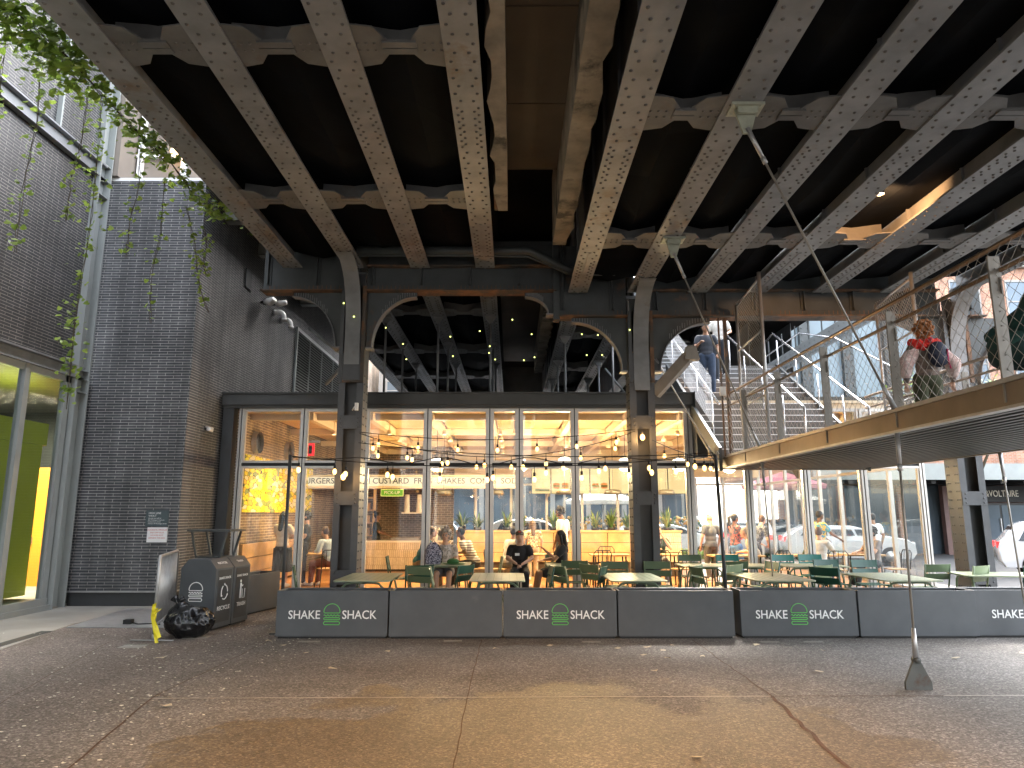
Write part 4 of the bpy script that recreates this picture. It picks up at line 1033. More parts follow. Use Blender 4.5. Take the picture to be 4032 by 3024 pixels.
def planter(x0, x1, y, logo, lab, h=.645, d=.42, rz=0):
    t = empty('planter_box', ((x0 + x1) / 2, y, 0), rz, lab, 'planter', 'long grey planter boxes fencing the patio')
    w2 = (x1 - x0) / 2 - .006; b = MB(); th = .035
    b.box(-w2, w2, 0, .012, .03, h); b.box(-w2, w2, d - .012, d, .03, h); b.box(-w2, -w2 + .012, .012, d - .012, .03, h); b.box(w2 - .012, w2, .012, d - .012, .03, h)
    b.box(-w2, w2, .012, th + .01, h - .02, h - .003); b.box(-w2, w2, d - th, d - .012, h - .02, h - .003); b.box(-w2 + .012, -w2 + th, th, d - th, h - .02, h - .003); b.box(w2 - th, w2 - .012, th, d - th, h - .02, h - .003)
    b.build('box', M['planter'], t, bevel=.004)
    MB().box(-w2 + .03, w2 - .03, .03, d - .03, 0, .03).build('base', M['black'], t)
    MB().box(-w2 + .013, w2 - .013, .013, d - .013, .3, .42).build('soil', M['soil'], t)
    if logo:
        text_obj('lettering', 'SHAKE', .162, (-.385, -.004, .315), (R(90), 0, 0), M['whitelet'], t, .002, offset=.0012, sx=.92)
        text_obj('lettering', 'SHACK', .162, (.38, -.004, .315), (R(90), 0, 0), M['whitelet'], t, .002, offset=.0012, sx=.92)
        b = MB(); burger(b, .0, .325, .225, -.004, .0048); b.build('burger_emblem', M['green'], t)
    return t
planter(-3.29, -1.725, 10.28, True, 'leftmost planter box with the burger logo, beside the slim pole')
planter(-1.715, -.135, 10.27, False, 'plain planter box second from the left')
planter(-.125, 1.465, 10.28, True, 'third planter box from the left with the burger logo, near the centre')
planter(1.475, 3.10, 10.28, False, 'plain planter box right of centre beside the gap')
planter(3.19, 4.83, 10.31, True, 'planter box with the burger logo just right of the gap')
planter(4.84, 6.50, 10.30, False, 'plain planter box behind the vertical rod with the foot plate')
planter(6.51, 8.17, 10.36, True, 'planter box with the burger logo cut off at the right edge')
t = planter(-5.75, -4.35, 12.9, False, 'brown lit planter box standing behind the waste bins', .66, .42); t.rotation_euler = (0, 0, R(78)); t.location = (-4.45, 12.9, 0)
# slim light poles
for x, lab in ((-3.36, 'left slim black pole holding the string lights'), (3.15, 'right slim black pole holding the string lights in the planter gap')):
    t = empty('light_pole', (x, 10.75, 0), 0, lab, 'pole', 'slim poles for the string lights')
    MB().tube([(0, 0, 0), (0 if x < 0 else -.07, 0, 2.58)], .026, 8).build('shaft', M['steel_dark'], t); MB().box(-.12, .12, -.12, .12, 0, .02).build('base', M['steel_dark'], t)
    MB().tube([(-.07 * (x > 0), 0, 2.58), (-.07 * (x > 0) + .03, -.02, 2.64), (-.07 * (x > 0) + .06, 0, 2.6)], .006, 6).build('hook', M['galv'], t)
# ================================================================ STRING LIGHTS
M['bulb'] = emis('warm_bulb', (1.0, .50, .14), .55)
M['cable'] = mat('black_cable', (.01, .01, .01), .6)
def lightstring(p, q, sag, n, lab, ph=.5, wob_=0, drop=.12, lit=True):
    t = empty('light_string', p, 0, lab, 'string lights', 'strings of warm bulbs over the patio')
    p = Vector(p); q = Vector(q); N_ = 40
    f = lambda s: p + (q - p) * s - Vector((0, 0, sag * 4 * s * (1 - s) + wob_ * (math.sin(s * 31) * .5 + .5) * math.sin(math.pi * s)))
    MB().tube([f(k / N_) for k in range(N_ + 1)], .0075, 5).build('cable', M['cable'], t, True)
    for i in range(n):
        s = (i + ph) / n; c = f(s)
        b = MB(); b.tube([c, c - Vector((0, 0, drop))], .006, 5); b.tube([c - Vector((0, 0, drop - .03)), c - Vector((0, 0, drop + .03))], .019, 8)
        so = b.build('socket', M['cable'], t, True)
        MB().ell(c - Vector((0, 0, drop + .075)), (.031, .031, .045), 10, 8).build('bulb', M['bulb'], so, True)
lightstring((-2.84, 13.1, 3.2), (2.3, 13.1, 3.25), .17, 7, 'upper light string between the two steel columns')
lightstring((-2.84, 13.15, 3.18), (2.3, 13.15, 3.22), .46, 8, 'deeper hanging light string between the two steel columns', .4)
lightstring((-3.33, 10.75, 2.56), (3.08, 10.75, 2.58), .17, 9, 'nearest light string between the two slim poles', .15)
lightstring((-3.33, 10.8, 2.55), (3.08, 10.8, 2.58), .02, 8, 'looping light string just above the nearest one between the poles', .8, .12)
lightstring((-2.84, 13.1, 3.0), (3.08, 10.85, 2.62), .14, 9, 'long light string running diagonally from the left column to the right slim pole', .6)
lightstring((2.6, 13.1, 3.05), (3.95, 13.4, 2.72), .08, 3, 'short light string from the middle column to the landing', .5)
for (x, y, z, lab) in ((-3.05, 12.9, 2.36, 'bare bulb hanging in front of the left steel column'), (2.42, 13.1, 3.1, 'bare bulb fixed to the batten plate of the middle column')):
    t = empty('bare_bulb', (x, y, z), 0, lab, 'bulb'); MB().ell((0, 0, 0), (.045, .045, .06), 10, 8).build('bulb', M['bulb'], t); MB().tube([(0, 0, .05), (0, 0, .12)], .022, 8).build('socket', M['cable'], t)
    l = bpy.data.lights.new('bulb_light', 'POINT'); l.energy = 1.6; l.color = (1, .55, .2); l.shadow_soft_size = .06; lo = bpy.data.objects.new('bulb_light', l); C.link(lo); lo.parent = t; lo.location = (0, -.12, 0)
t = empty('security_camera', (-2.98, 13.1, 3.62), 0, 'small white bracket camera on the left steel column', 'camera')
MB().tube([(-.02, .08, 0), (.02, 0, .03), (.08, -.02, .1)], .012, 6).build('arm', M['white'], t); MB().box(.05, .11, -.06, .0, -.02, .12).build('housing', M['white'], t)

# ================================================================ PATIO CHAIRS AND TABLES
def make_chair(mname):
    t = empty('patio_chair', (0, 0, 0)); mt = M[mname]
    b = MB()
    for k in range(5): b.cbox((0, -.17 + k * .085, .445 + .008 * abs(k - 2)), (.43, .072, .014))
    b.build('seat', mt, t)
    b = MB()
    for (z, h, y) in ((.66, .10, -.245), (.80, .13, -.275)):
        vs = []
        for k in range(7):
            x = -.235 + .47 * k / 6; c = .02 * (1 - (x / .235) ** 2)
            vs += [(x, y - c + .018, z - h / 2), (x, y - c - .018 + .0, z + h / 2), (x, y - c + .032, z - h / 2), (x, y - c - .004, z + h / 2)]
        fs = []
        for k in range(6):
            a = 4 * k; fs += [(a, a + 1, a + 5, a + 4), (a + 2, a + 6, a + 7, a + 3), (a, a + 4, a + 6, a + 2), (a + 1, a + 3, a + 7, a + 5)]
        fs += [(0, 2, 3, 1), (24, 25, 27, 26)]
        b.add(vs, fs)
    b.build('backrest', mt, t)
    for s in (-1, 1):
        MB().tube([(s * .215, -.21, .45), (s * .228, -.24, .62), (s * .232, -.285, .87)], .014, 6).tube([(s * .215, .19, .44), (s * .215, -.22, .44)], .013, 6).build('side_frame', mt, t)
        MB().tube([(s * .21, .17, .44), (s * .235, .23, .01)], .014, 6).build('leg', mt, t)
        MB().tube([(s * .21, -.16, .44), (s * .225, -.30, .01)], .014, 6).build('leg', mt, t)
    return t
protos = {}
def chair(mname, x, y, rz, lab):
    if mname not in protos: protos[mname] = t = make_chair(mname)
    else: t = copy_tree(protos[mname])
    t.location = (x, y, 0); t.rotation_euler = (0, 0, R(rz))
    tag(t, lab, 'chair', 'metal patio chairs around the outdoor tables')
def make_table(L_, W_):
    t = empty('patio_table', (0, 0, 0)); b = MB(); n = max(6, int(W_ / .105)); s = W_ / n
    w2, l2 = W_ / 2, L_ / 2
    pts = []
    for cx, cy, a0 in ((w2 - .06, l2 - .06, 0), (-w2 + .06, l2 - .06, 90), (-w2 + .06, -l2 + .06, 180), (w2 - .06, -l2 + .06, 270)):
        for k in range(5): pts.append((cx + .06 * math.cos(R(a0 + k * 22.5)), cy + .06 * math.sin(R(a0 + k * 22.5))))
    b.poly(pts, 'z', .712, .732)
    for i in range(1, n): b.box(-w2 + s * i - .003, -w2 + s * i + .003, -l2 + .06, l2 - .06, .732, .7335, 1)
    b.build('tabletop', [M['table'], M['tleg']], t)
    for sy in (-1, 1):
        y = sy * (l2 - .14)
        for sx in (-1, 1):
            MB().tube([(0, y, .69), (sx * (w2 - .26), y, .69), (sx * (w2 - .17), y, .675), (sx * (w2 - .115), y, .62), (sx * (w2 - .09), y, .5), (sx * (w2 - .03), y + sy * .03, .0)], .017, 8).build('leg', M['tleg'], t)
    return t
tprot = {}
def table(x, y, L_, W_, rz, lab):
    k = (L_, W_)
    if k not in tprot: tprot[k] = t = make_table(*k)
    else: t = copy_tree(tprot[k])
    t.location = (x, y, 0); t.rotation_euler = (0, 0, R(rz)); tag(t, lab, 'table', 'pale green patio tables')
table(-2.23, 11.5, 1.43, .83, 0, 'patio table behind the leftmost planter, in front of the left steel column')
table(-.22, 11.5, 1.43, .83, 0, 'patio table in the front row, nearest to the centre')
table(1.88, 11.5, 1.43, .85, 0, 'patio table in the front row before the middle steel column')
table(4.05, 11.55, 1.43, .90, 2, 'patio table in the front row beside the vertical rod, right of the gap')
table(5.95, 11.55, 1.43, .90, 2, 'pale patio table in the front row behind the plain right planter')
table(8.05, 12.0, 1.43, .85, 80, 'patio table at the right edge next to the right steel column')
table(-1.25, 14.45, .85, .85, 0, 'patio table holding the floral backpack and green hat')
table(1.1, 14.3, .85, .85, 0, 'patio table near the glass left of the middle steel column')
table(3.65, 14.1, .85, .85, 0, 'left one of the two patio tables pushed together right of the middle column')
table(4.52, 14.1, .85, .85, 0, 'right one of the two patio tables pushed together right of the middle column')
table(5.75, 14.1, .85, 1.2, 0, 'wide patio table in the second row right of the gap post')
chair('chair_m', -3.28, 11.95, -75, 'sage chair left of the first front table, turned to face right')
chair('chair_d', -2.22, 14.6, -85, 'dark green chair seen side on at the left of the backpack table')
chair('chair_d', -1.62, 12.35, 20, 'dark green chair facing away, in the cluster between the first two front tables')
chair('chair_l', -1.38, 12.0, -25, 'light sage chair in the cluster between the first two front tables')
chair('chair_d', -1.0, 12.2, 60, 'dark green chair seen edge on at the right of the cluster')
chair('chair_l', -.48, 14.5, 95, 'light sage chair at the right of the backpack table')
chair('chair_l', -.98, 11.35, -85, 'light sage chair tucked in at the left of the central front table')
chair('chair_d', .36, 11.75, 95, 'dark green chair at the right end of the central front table')
chair('chair_m', .93, 15.0, 180, 'sage chair with its back to the glass, facing the viewer left of the middle column')
chair('chair_m', 1.14, 13.55, 0, 'sage chair facing the glass, in front of the second row table')
chair('chair_l', .98, 12.0, -60, 'light sage chair left of the third front table, turned right')
chair('chair_d', 1.22, 11.9, 70, 'dark green chair beside the light one left of the third front table')
chair('chair_m', 1.83, 12.75, 180, 'wide olive chair at the far end of the third front table')
chair('chair_l', 1.52, 12.45, -55, 'pale chair standing at the left far corner of the third front table')
chair('chair_m', 2.58, 12.75, 178, 'olive chair in front of the foot of the middle steel column')
chair('chair_l', 2.82, 12.2, 55, 'pale sage chair right of the third front table')
chair('chair_m', 3.7, 14.9, 180, 'olive chair behind the paired tables right of the middle column')
chair('chair_m', 3.98, 13.35, 5, 'olive chair in front of the paired tables, back to the viewer')
chair('chair_l', 3.55, 12.45, 40, 'light chair angled beside the slim pole in the planter gap')
chair('chair_m', 3.22, 11.75, -80, 'olive chair at the left of the front table near the gap')
chair('chair_t', 4.5, 14.95, 180, 'teal chair behind the right one of the paired tables')
chair('chair_t', 4.35, 12.9, 100, 'teal chair with visible seat between the two rows')
chair('chair_t', 5.65, 14.95, 180, 'teal chair with its back to the glass behind the wide table')
chair('chair_t', 6.25, 15.05, 176, 'second teal chair at the right of the one behind the wide table')
chair('chair_d', 5.85, 13.3, 182, 'dark green chair facing the viewer between the two right tables')
chair('chair_l', 5.0, 12.3, 35, 'tan lit chair at the far right corner of the front table beside the vertical rod')
chair('chair_d', 5.15, 11.75, -50, 'dark green chair left of the pale front table at the right')
chair('chair_d', 6.5, 13.2, 180, 'dark green chair at the far end of the pale front table at the right')
chair('chair_m', 7.15, 12.6, 8, 'dark olive chair beside the foot of the right steel column')
chair('chair_l', 7.55, 12.2, 30, 'light olive chair in front of the right steel column')
chair('chair_d', 8.45, 12.1, 10, 'dark chair at the right edge beside the last table')
# backpack and hat on the table
t = empty('backpack', (-1.55, 14.3, .735), R(12), 'navy floral backpack standing on the patio table', 'backpack')
M['floral'] = printmat('floral_fabric', (.02, .02, .045), (.35, .35, .42), 34)
b = MB()
for (z, w_, d) in ((0, .15, .10), (.1, .17, .12), (.25, .16, .12), (.36, .11, .09), (.42, .05, .05)): b.v += [(w_ * math.copysign(abs(math.cos(a)) ** .6, math.cos(a)), d * math.copysign(abs(math.sin(a)) ** .6, math.sin(a)), z) for a in [6.283 * k / 16 for k in range(16)]]
for i in range(4):
    for k in range(16): b.f.append((i * 16 + k, i * 16 + (k + 1) % 16, (i + 1) * 16 + (k + 1) % 16, (i + 1) * 16 + k)); b.m.append(0); b.smooth.append(True)
b.f.append(tuple(range(64, 80))); b.m.append(0); b.smooth.append(True)
b.build('pack', M['floral'], t)
MB().tube([(-.03, 0, .42), (0, 0, .47), (.03, 0, .42)], .008, 6).tube([(.08, -.1, .38), (.17, -.14, .22), (.15, -.12, .03)], .012, 6).build('strap', M['cardark'], t)
t = empty('cloth_hat', (-1.15, 14.2, .735), 0, 'crumpled dark green hat lying on the patio table', 'hat')
MB().ell((0, 0, .05), (.12, .10, .07), 14, 8).ell((.02, 0, .012), (.23, .15, .014), 16, 6).build('hat_body', mat('hat_green', (.02, .09, .02), .8), t)

# ================================================================ WASTE BINS, BARRIER, BAG
BI = R(-9)
def bin_(x, y, lab, words, emblem, arrows):
    t = empty('waste_bin', (x, y, 0), BI, lab, 'bin', 'charcoal waste bins beside the brick wall')
    w2, dp, h = .29, .50, 1.03
    prof = [(-w2, .03), (w2, .03), (w2, h - .14), (w2 - .12, h), (-w2 + .12, h), (-w2, h - .14)]
    MB().poly(prof, 'y', 0, dp - .012).build('shell', M['planter'], t, bevel=.005)
    MB().box(w2 - .001, w2 + .004, .06, dp - .07, .1, h - .17).build('door', M['steel_dark'], t)
    MB().box(-w2 + .02, w2 - .02, .02, dp - .03, 0, .03).build('base', M['black'], t)
    if emblem:
        b = MB(); burger(b, -.02, .55, .22, -.004, .0075); b.build('burger_emblem', M['whitelet'], t)
    rx = (R(90), 0, R(90))
    text_obj('lettering', words, .085, (w2 + .006, dp / 2, .3), rx, M['whitelet'], t, .001)
    text_obj('lettering', 'SHAKE SHACK', .05, (w2 + .006, dp / 2, .74), rx, M['whitelet'], t, .001)
    text_obj('lettering', words, .06, (w2 - .055, dp / 2, h - .068), (R(90) - R(49), 0, R(90)), M['whitelet'], t, .001)
    b = MB(); c = (w2 + .006, dp / 2, .53)
    if arrows:
        for k in range(3):
            a0 = k * 2.094
            pts = [(c[0], c[1] + .085 * math.cos(a0 + q * .2), c[2] + .105 * math.sin(a0 + q * .2)) for q in range(9)]
            b.tube(pts, .008, 5); e = pts[-1]; b.tube([e, (e[0], e[1] - .02 * math.sin(a0), e[2] + .03)], [.016, .002], 5)
    else:
        b.ell((c[0], c[1] - .04, c[2] + .12), (.004, .022, .024), 8, 6); b.tube([(c[0], c[1] - .04, c[2] + .09), (c[0], c[1] - .04, c[2] - .01)], .016, 6)
        b.tube([(c[0], c[1] - .05, c[2]), (c[0], c[1] - .055, c[2] - .14)], .009, 5); b.tube([(c[0], c[1] - .03, c[2]), (c[0], c[1] - .02, c[2] - .14)], .009, 5)
        b.tube([(c[0], c[1] - .03, c[2] + .08), (c[0], c[1] + .01, c[2] + .04), (c[0], c[1] + .03, c[2] + .06)], .007, 5)
        b.tube([(c[0], c[1] + .01, c[2]), (c[0], c[1] + .02, c[2] - .14), (c[0], c[1] + .08, c[2] - .14), (c[0], c[1] + .09, c[2])], .006, 5)
    b.build('pictogram', M['whitelet'], t)
    return t
bin_(-4.72, 11.0, 'nearer charcoal waste bin with a white burger emblem and recycle lettering', 'RECYCLE', True, True)
bin_(-4.64, 11.5, 'farther charcoal waste bin with trash lettering and a figure pictogram', 'TRASH', False, False)
t = empty('tray_rack', (-4.68, 11.5, 1.03), BI, 'dark metal tray return frame standing on top of the bins', 'rack')
b = MB(); b.box(-.36, .36, -.26, .22, .40, .43)
for sx in (-1, 1):
    for y in (-.22, .18): b.bar((sx * .19, y, .0), (sx * .30, y, .40), .03)
    b.bar((sx * .19, -.22, .012), (sx * .19, .18, .012), .03, .02)
b.bar((-.19, -.22, .012), (.19, -.22, .012), .03, .02); b.bar((-.19, .18, .012), (.19, .18, .012), .03, .02)
b.build('frame', M['steel_mid'], t)
# crowd barrier end on
t = empty('crowd_barrier', (-4.86, 10.05, 0), R(0), 'galvanised crowd barrier seen end on beside the rubbish bag', 'barrier')
H = 1.12
MB().tube([(0, 0, .1), (0, 0, H - .12), (-.02, .04, H - .04), (-.05, .12, H), (-.53, 1.66, H), (-.55, 1.74, H - .08), (-.56, 1.76, .1)], .021, 10).tube([(0, 0, .2), (-.56, 1.76, .2)], .018, 8).build('frame', M['galv'], t)
b = MB()
for k in range(1, 19): b.tube([(-.56 * k / 19, 1.76 * k / 19, .2), (-.56 * k / 19, 1.76 * k / 19, H)], .009, 6)
b.build('bars', M['galv'], t)
for f in (0, 1): MB().tube([(-.56 * f - .3, 1.76 * f + .0, .02), (-.56 * f + .28, 1.76 * f - .0, .02)], .02, 6, flat=.4).tube([(-.56 * f, 1.76 * f, .02), (-.56 * f, 1.76 * f, .12)], .02, 8).build('foot', M['galv'], t)
t = empty('caution_tape', (-4.86, 10.02, .2), 0, 'yellow caution tape knotted round the barrier post', 'tape')
b = MB(); rr = random.Random(5)
b.tube([(0, -.0, .10), (0, -.0, .18)], .034, 8)
for k in range(5):
    a = rr.uniform(-1, 1); pts = [(0, -.035, .14)]
    for q in range(4): pts.append((pts[-1][0] + a * .035, pts[-1][1] - .012, pts[-1][2] + (.03 if k < 3 else -.075) + rr.uniform(-.02, .02)))
    vs = []
    for (px, py, pz) in pts: vs += [(px - .022, py, pz - .01), (px + .022, py + rr.uniform(-.02, .02), pz + .012)]
    b.add(vs, [(2 * i, 2 * i + 1, 2 * i + 3, 2 * i + 2) for i in range(4)])
b.build('ribbon', M['yellow'], t)
t = empty('rubbish_bag', (-4.55, 10.45, 0), 0, 'shiny black rubbish bag knotted and slumped against the bin', 'rubbish bag')
bm = bmesh.new(); bmesh.ops.create_icosphere(bm, subdivisions=5, radius=1)
from mathutils import noise as mn
for v in bm.verts:
    p = v.co.copy(); a = math.atan2(p.y, p.x)
    fold = .05 * math.sin(a * 9 + 3 * mn.noise(p * 2)) * (1 - abs(p.z)) ** .5 + .06 * math.sin(a * 17 + p.z * 5)
    r_ = 1 + .12 * mn.noise(p * 1.8) + .06 * mn.noise(p * 5) + .05 * abs(mn.noise(p * 9)) + fold * .45
    z = p.z
    v.co = Vector((p.x * .33 * r_, p.y * .27 * r_, max(.0, .20 + z * .23 * (1 + .18 * mn.noise(p * 2.2 + Vector((3, 1, 0)))))))
    if z < -.3: v.co.x *= .97
    v.co.z += .07 * max(0, 1 - ((p.x + .55) ** 2 + p.y ** 2) * 5) * (z > 0)
me = bpy.data.meshes.new('bag'); bm.to_mesh(me); bm.free(); me.materials.append(M['bagm'])
for p in me.polygons: p.use_smooth = True
o = bpy.data.objects.new('bag', me); C.link(o); o.parent = t
MB().tube([(-.17, 0, .40), (-.19, -.01, .47), (-.25, 0, .53)], [.07, .022, .06], 9).tube([(-.19, 0, .47), (-.12, .03, .53)], [.02, .045], 7).build('knot', M['bagm'], t)
t = empty('charger_cable', (-5.95, 11.55, .01), 0, 'small black plug and cable lying on the vault cover', 'cable')
MB().box(-.1, .02, -.05, .05, 0, .07).tube([(0, 0, .03), (.15, -.08, .01), (.35, -.02, .01), (.5, -.1, .01)], .012, 6).build('plug', M['black'], t)
# fallen leaves and petals on the paving
M['dryleaf'] = mat('dry_leaf', (.55, .47, .33), .8, 0, .3, 30); M['petal'] = mat('pale_petal', (.75, .71, .58), .8, 0, .15, 30)
rr = random.Random(11); b = MB(); n_ = 0
def scrap(b, x, y, s, z=.006):
    a = rr.uniform(0, 6.28); k = 6; pts = [(x + s * rr.uniform(.5, 1.1) * math.cos(a + 6.283 * i / k), y + s * rr.uniform(.35, .8) * math.sin(a + 6.283 * i / k), z + rr.uniform(0, s * .35)) for i in range(k)]
    b.add(pts + [(x, y, z + s * .2)], [(i, (i + 1) % k, k) for i in range(k)])
for i in range(800):
    x = -2.6 - abs(rr.gauss(0, 1.9)); y = rr.uniform(4, 13.2)
    if x > -8.2 and not (-5.3 < x < -4.3 and y > 10.2): scrap(b, x, y, rr.uniform(.010, .022), .008)
o = b.build('petals', M['petal']); tag(o, 'scatter of tiny pale petals over the paving at the left', 'petals', None, 'stuff')
leafs = [(-3.0, 9.7), (-2.55, 9.2), (-1.55, 9.3), (-2.0, 8.3), (-3.55, 8.55), (-3.1, 6.75), (1.75, 9.6), (2.1, 9.75), (1.9, 9.35), (1.35, 9.5), (1.55, 8.2), (2.3, 9.0), (3.55, 9.55), (3.9, 9.35), (3.2, 9.75), (1.85, 8.9), (1.6, 9.1), (.5, 9.7), (-.2, 9.5), (3.35, 8.15), (6.3, 9.2), (-.85, 4.5), (1.3, 5.4), (-4.2, 8.9), (-3.3, 10.05), (5.3, 8.9)]
lp = None
for i, (x, y) in enumerate(leafs):
    b = MB(); scrap(b, 0, 0, .05 + .02 * rr.random(), .004); o = b.build('fallen_leaf', M['dryleaf']); o.location = (x, y, 0.002)
    tag(o, 'small pale dry leaf lying on the paving', 'leaf', 'dry leaves scattered on the paving')

# ================================================================ VINES
def vine(name, pts, nleaf, spread, size, lab, seed, mi=0, stems=1):
    rr = random.Random(seed); t = empty(name, pts[0], 0, lab, 'vine', 'green vines hanging from the viaduct edge')
    pts = [Vector(p) for p in pts]
    def at(s):
        s *= len(pts) - 1; i = min(int(s), len(pts) - 2); return pts[i].lerp(pts[i + 1], s - i)
    b = MB()
    for k in range(stems):
        j = Vector((rr.uniform(-1, 1), rr.uniform(-1, 1), 0)) * spread * .4
        b.tube([at(q / 16) + j * (q / 16) + Vector((rr.uniform(-1, 1), rr.uniform(-1, 1), 0)) * .015 for q in range(17)], .0045, 4)
    b.build('stem', M['stem'], t, True)
    b = MB()
    for i in range(nleaf):
        s = rr.random(); cl = math.floor(s * 13) / 13
        if rr.random() < .7: s = cl + rr.uniform(0, .035)
        c = at(min(1, s)) + Vector((rr.gauss(0, spread), rr.gauss(0, spread), rr.gauss(0, spread * .6)))
        z = size * rr.uniform(.55, 1.2)
        n = Vector((rr.gauss(0, .5), rr.gauss(0, .5) - .6, rr.uniform(.0, 1))).normalized(); u = n.cross(Vector((rr.uniform(-1, 1), rr.uniform(-1, 1), rr.uniform(-.3, .3)))).normalized(); v = n.cross(u)
        if v.z > 0: v = -v
        # heart shaped leaf, tip hanging down, folded on the midrib
        P = [(0, -.15), (.32, -.38), (.52, -.1), (.38, .35), (0, .75), (-.38, .35), (-.52, -.1), (-.32, -.38)]
        vs = [c + u * (px * z) + v * (py * z) - n * abs(px) * z * .25 for px, py in P] + [c + v * z * .2]
        b.add(vs, [(k, (k + 1) % 8, 8) for k in range(8)], 0 if rr.random() < .55 else 1, False)
    b.build('leaves', [M['leaf'], M['leaf2']], t, True)
vine('ivy_mass', [(-5.35, 4.2, 6.9), (-5.15, 6.0, 6.75), (-5.0, 7.5, 6.7)], 1700, .25, .09, 'dense leafy vine mass at the upper left corner', 1, stems=8)
vine('ivy_mass', [(-4.98, 6.8, 6.75), (-4.9, 8.2, 6.6), (-4.85, 9.2, 6.55)], 330, .13, .085, 'dark green vine curtain along the outer girder', 2, stems=6)
vine('ivy_mass', [(-4.9, 8.8, 6.75), (-4.8, 10.0, 6.45), (-4.75, 11.0, 6.5)], 300, .12, .08, 'olive tinted vine clump hanging before the upper windows', 3, stems=6)
vine('ivy_mass', [(-4.75, 11.0, 6.75), (-4.7, 12.2, 6.7)], 40, .06, .06, 'thin end of the vine curtain beside the outer girder', 4)
hang = [((-5.4, 8.5, 7.1), (-5.42, 8.5, 2.95), 230, .07, 'longest hanging vine reaching down past the window beam'),
        ((-5.35, 8.1, 7.0), (-5.4, 8.1, 5.2), 70, .05, 'thin vine strand just left of the longest one'),
        ((-5.6, 7.6, 7.0), (-5.62, 7.6, 4.6), 90, .06, 'vine strand hanging before the upper brick panel'),
        ((-5.9, 7.4, 7.1), (-5.95, 7.4, 4.7), 80, .05, 'leftmost sparse vine strand'),
        ((-5.0, 8.8, 6.6), (-5.05, 8.8, 5.0), 55, .05, 'vine strand in front of the corner post'),
        ((-4.95, 9.4, 6.4), (-5.0, 9.5, 4.3), 45, .04, 'thin vine strand over the grey brick block with few leaves'),
        ((-4.85, 9.9, 6.2), (-4.45, 10.0, 4.6), 60, .045, 'slanting vine strand over the grey brick block'),
        ((-4.8, 10.4, 6.1), (-4.7, 10.4, 5.3), 40, .05, 'short vine strand near the roof edge of the brick block')]
for i, (p, q, n, sp, lab) in enumerate(hang):
    m1 = (p[0] + (q[0] - p[0]) * .3 + .04, p[1], p[2] + (q[2] - p[2]) * .35); m2 = (p[0] + (q[0] - p[0]) * .7 - .03, p[1] + .02, p[2] + (q[2] - p[2]) * .7)
    vine('hanging_vine', [p, m1, m2, q], n, sp, .065, lab, 20 + i, stems=2)
# ================================================================ STREET BEYOND
def building(x0, x1, y, h, wall, lab, nx, nz, z0=-.15, depth=10, ground=4.2, win=None, facing=-1):
    t = empty('street_building', ((x0 + x1) / 2, y, z0), 0, lab, 'building', 'buildings across the street')
    w2 = (x1 - x0) / 2; win = win or M['winblue']; sx = 2 * w2 / nx; sz = (h - ground - .8) / nz
    b = MB(); b.box(-w2, w2, 0 if facing < 0 else -depth, depth if facing < 0 else 0, ground, h); b.build('wall', M[wall], t)
    f = -1 if facing < 0 else 1
    def fb(b, xa, xb, d0, d1, za, zb, m=0):
        ya, yb = sorted((f * d0, f * d1)); b.box(xa, xb, ya, yb, za, zb, m)
    b = MB(); fb(b, -w2, w2, .0, .25, ground - .3, ground); fb(b, -w2, w2, 0, .3, h, h + .4); b.build('cornice', M['stone'], t)
    for i in range(nx):
        for k in range(nz):
            xc = -w2 + sx * (i + .5); zc = ground + .8 + sz * (k + .45); ww, wh = sx * .27, sz * .32
            b = MB(); fb(b, xc - ww - .08, xc + ww + .08, .01, .09, zc - wh - .14, zc - wh); fb(b, xc - ww, xc + ww, .01, .06, zc + wh, zc + wh + .1)
            fb(b, xc - ww, xc - ww + .06, .01, .06, zc - wh, zc + wh); fb(b, xc + ww - .06, xc + ww, .01, .06, zc - wh, zc + wh); fb(b, xc - ww, xc + ww, .01, .05, zc - .03, zc + .03)
            wo = b.build('window', M['stone'], t)
            b = MB(); fb(b, xc - ww + .06, xc + ww - .06, .005, .015, zc - wh, zc + wh); b.build('pane', win, wo)
    b = MB(); fb(b, -w2, w2, -.3, -.2, 0, ground - .3); b.build('shopfront', M['winblue'], t)
    for i in range(nx + 1):
        b = MB(); xc = -w2 + sx * i; fb(b, xc - .15, xc + .15, -.2, .05, 0, ground - .3); b.build('pier', M[wall], t)
    return t
building(12.8, 38, 34, 14, 'brickor', 'orange brick building with dark canopy at the far right', 9, 3, ground=3.7)
building(-9, 12.0, 47, 13, 'stone', 'pale stone building across the rear street', 9, 4, ground=4.5)
building(-34, -9.5, 44, 16, 'bricktan', 'tan brick building at the far left across the rear street', 8, 4)
# shops that face the patio from behind the viewer (only seen mirrored in the glass)
building(-24, 0.5, -30, 15, 'stone', 'pale building behind the viewer mirrored in the restaurant glass', 7, 5, facing=1)
building(2, 26, -32, 13, 'bricktan', 'tan brick building behind the viewer mirrored in the restaurant glass', 7, 4, facing=1)
